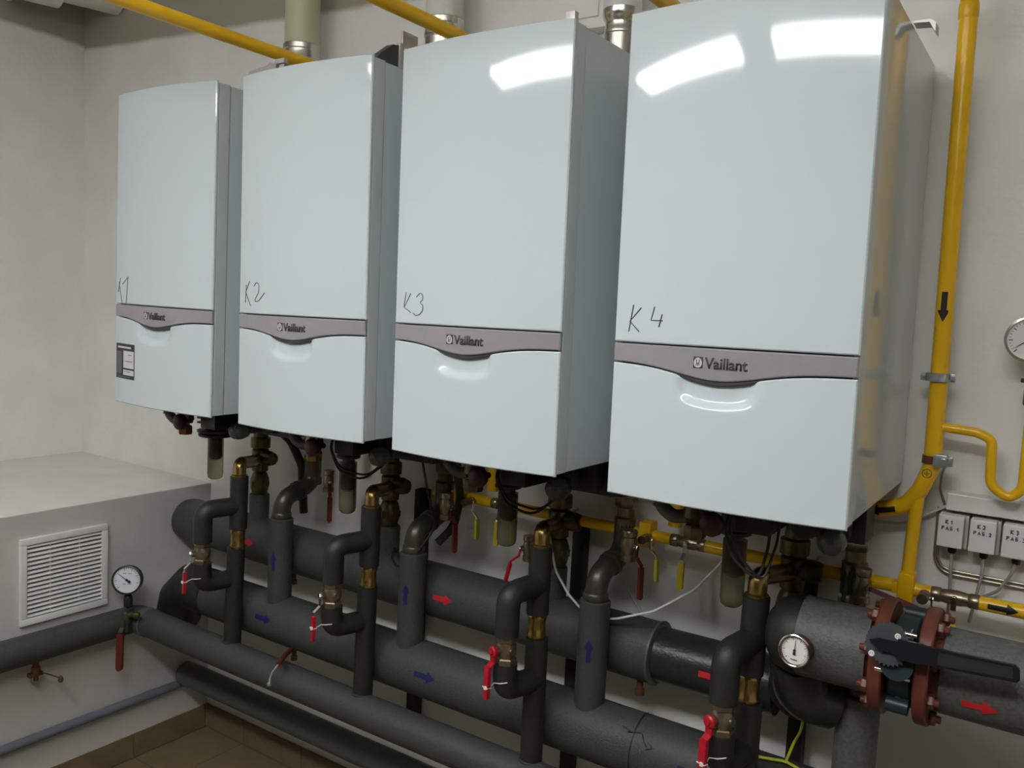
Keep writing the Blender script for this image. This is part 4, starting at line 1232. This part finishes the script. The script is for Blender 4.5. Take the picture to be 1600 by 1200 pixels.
tag(obj('cable', tube(new(), [(-0.77, -0.30, 1.40), (-0.772, -0.25, 1.25), (-0.76, -0.22, 1.14), (-0.80, -0.265, 1.05), (-0.87, -0.262, 0.999), (-0.93, -0.22, 1.01), (-1.02, -0.10, 1.01)], 0.0034, 10, rad=0.06), 'black'), 'thin black cable looping round the K2 return branch', 'cable')
tag(obj('drain_hose', tube(new(), [(-1.515, -0.20, 1.36), (-1.465, -0.16, 1.30), (-1.43, -0.14, 1.22), (-1.425, -0.13, 1.05)], 0.0145, 14, rad=0.08), 'black'), 'thick black hose curving down beside the K1 brass tee', 'hose')
tag(obj('drain_hose', tube(new(), [(-0.735, -0.17, 1.36), (-0.725, -0.15, 1.22), (-0.74, -0.16, 1.13), (-0.78, -0.18, 1.08)], 0.013, 14, rad=0.08), 'black'), 'thick black hose beside the K2 return elbow', 'hose')
# cable tray with earth wires at the bottom
tag(obj('cable_tray', box(new(), (0.262, -0.175, 0.772), (0.62, -0.045, 0.802), 0.002), 'tray'), 'grey tray below the main pipe carrying yellow green wires', 'tray') if False else None
b = tube(new(), [(0.20, -0.235, 0.792), (0.262, -0.262, 0.789), (0.322, -0.245, 0.792), (0.362, -0.26, 0.790), (0.42, -0.27, 0.79)], 0.0035, 8, rad=0.04)
tube(b, [(0.322, -0.245, 0.792), (0.325, -0.20, 0.82), (0.318, -0.11, 0.812), (0.312, -0.06, 0.90)], 0.0035, 8, rad=0.04)
tag(obj('earth_wire', b, 'ygreen'), 'yellow green earth wires lying on the return header', 'wire')

# gauge on the siphon, right edge
GC2 = (0.7125, YG - 0.01, 1.795)
t, n, ux, uz, f = gauge('gas_gauge', 'steel rimmed round gauge at the right picture edge', GC2, (0.10, -1, 0.02), 0.0455, 0.03, 'steel', 'dialw', 215)
b = new()
lathe(b, [(0.012, 0), (0.014, 0.004), (0.014, 0.05), (0.010, 0.055), (0.008, 0.08), (0.008, 0.098)], (0.724, YG, 1.655), seg=14)
box(b, (0.703, YG - 0.006, 1.703), (0.74, YG + 0.006, 1.712), 0.002)
obj('stem', b, 'black', t, 'black cock under the gauge')

# ------------------------------------------------------------------ ledge vent grille
y0, y1, z0, z1 = -0.763, -0.452, 0.643, 0.944
t = thing('vent_grille', 'white plastic vent grille with slats on the ledge face', 'grille', (XE, (y0 + y1) / 2, z0))
b = new()
fw = 0.022
for lo, hi in (((y0, z0), (y1, z0 + fw)), ((y0, z1 - fw), (y1, z1)), ((y0, z0 + fw), (y0 + fw, z1 - fw)), ((y1 - fw, z0 + fw), (y1, z1 - fw))):
    box(b, (XE + 0.0003, lo[0], lo[1]), (XE + 0.014, hi[0], hi[1]), 0.0015)
obj('frame', b, 'white', t)
obj('backing', box(new(), (XE + 0.0003, y0 + 0.01, z0 + 0.01), (XE + 0.0012, y1 - 0.01, z1 - 0.01)), 'seam', t, smooth=0)
ns = 17
for k in range(ns):
    zc = z0 + fw + (z1 - z0 - 2 * fw) * (k + 0.5) / ns
    b = new()
    m = Matrix.Translation((XE + 0.007, (y0 + y1) / 2, zc)) @ Matrix.Rotation(math.radians(32), 4, 'Y')
    box(b, (-0.0055, -(y1 - y0) / 2 + fw - 0.001, -0.0022), (0.0055, (y1 - y0) / 2 - fw + 0.001, 0.0022), 0, m)
    obj('slat', b, 'white', t, smooth=0)
for q in (1 / 3, 2 / 3):
    yy = y0 + (y1 - y0) * q
    obj('rib', box(new(), (XE + 0.001, yy - 0.0015, z0 + fw - 0.001), (XE + 0.0085, yy + 0.0015, z1 - fw + 0.001)), 'white', t, smooth=0)

# ------------------------------------------------------------------ high up: duct in the left corner and plate above K3
t = thing('ventilation_duct', 'round off white duct end high in the left corner', 'duct', (-2.86, -0.32, 3.14))
b = new()
lathe(b, [(0.16, 0), (0.16, 0.18), (0.15, 0.185), (0.15, 0.02)], (-2.90, -0.40, 3.105), (0.25, 1, 0.0), 36, caps=False)
tube(b, [(-2.855, -0.22, 3.105), (-2.80, -0.0, 3.105)], 0.13, 28)
obj('duct_body', b, 'offwhite', t)
obj('duct_rim', ring_torus(new(), (-2.90, -0.40, 3.105), (0.25, 1, 0), 0.165, 0.012, 36, 8), 'offwhite', t)
b = new()
box(b, (-0.62, -0.05, 2.592), (-0.374, -0.0, 2.80), 0.002)
box(b, (-0.470, -0.056, 2.622), (-0.398, -0.05, 2.80), 0.001)
tag(obj('mounting_plate', b, 'wall'), 'beige plate on the wall between the second and third flue pipes', 'plate')
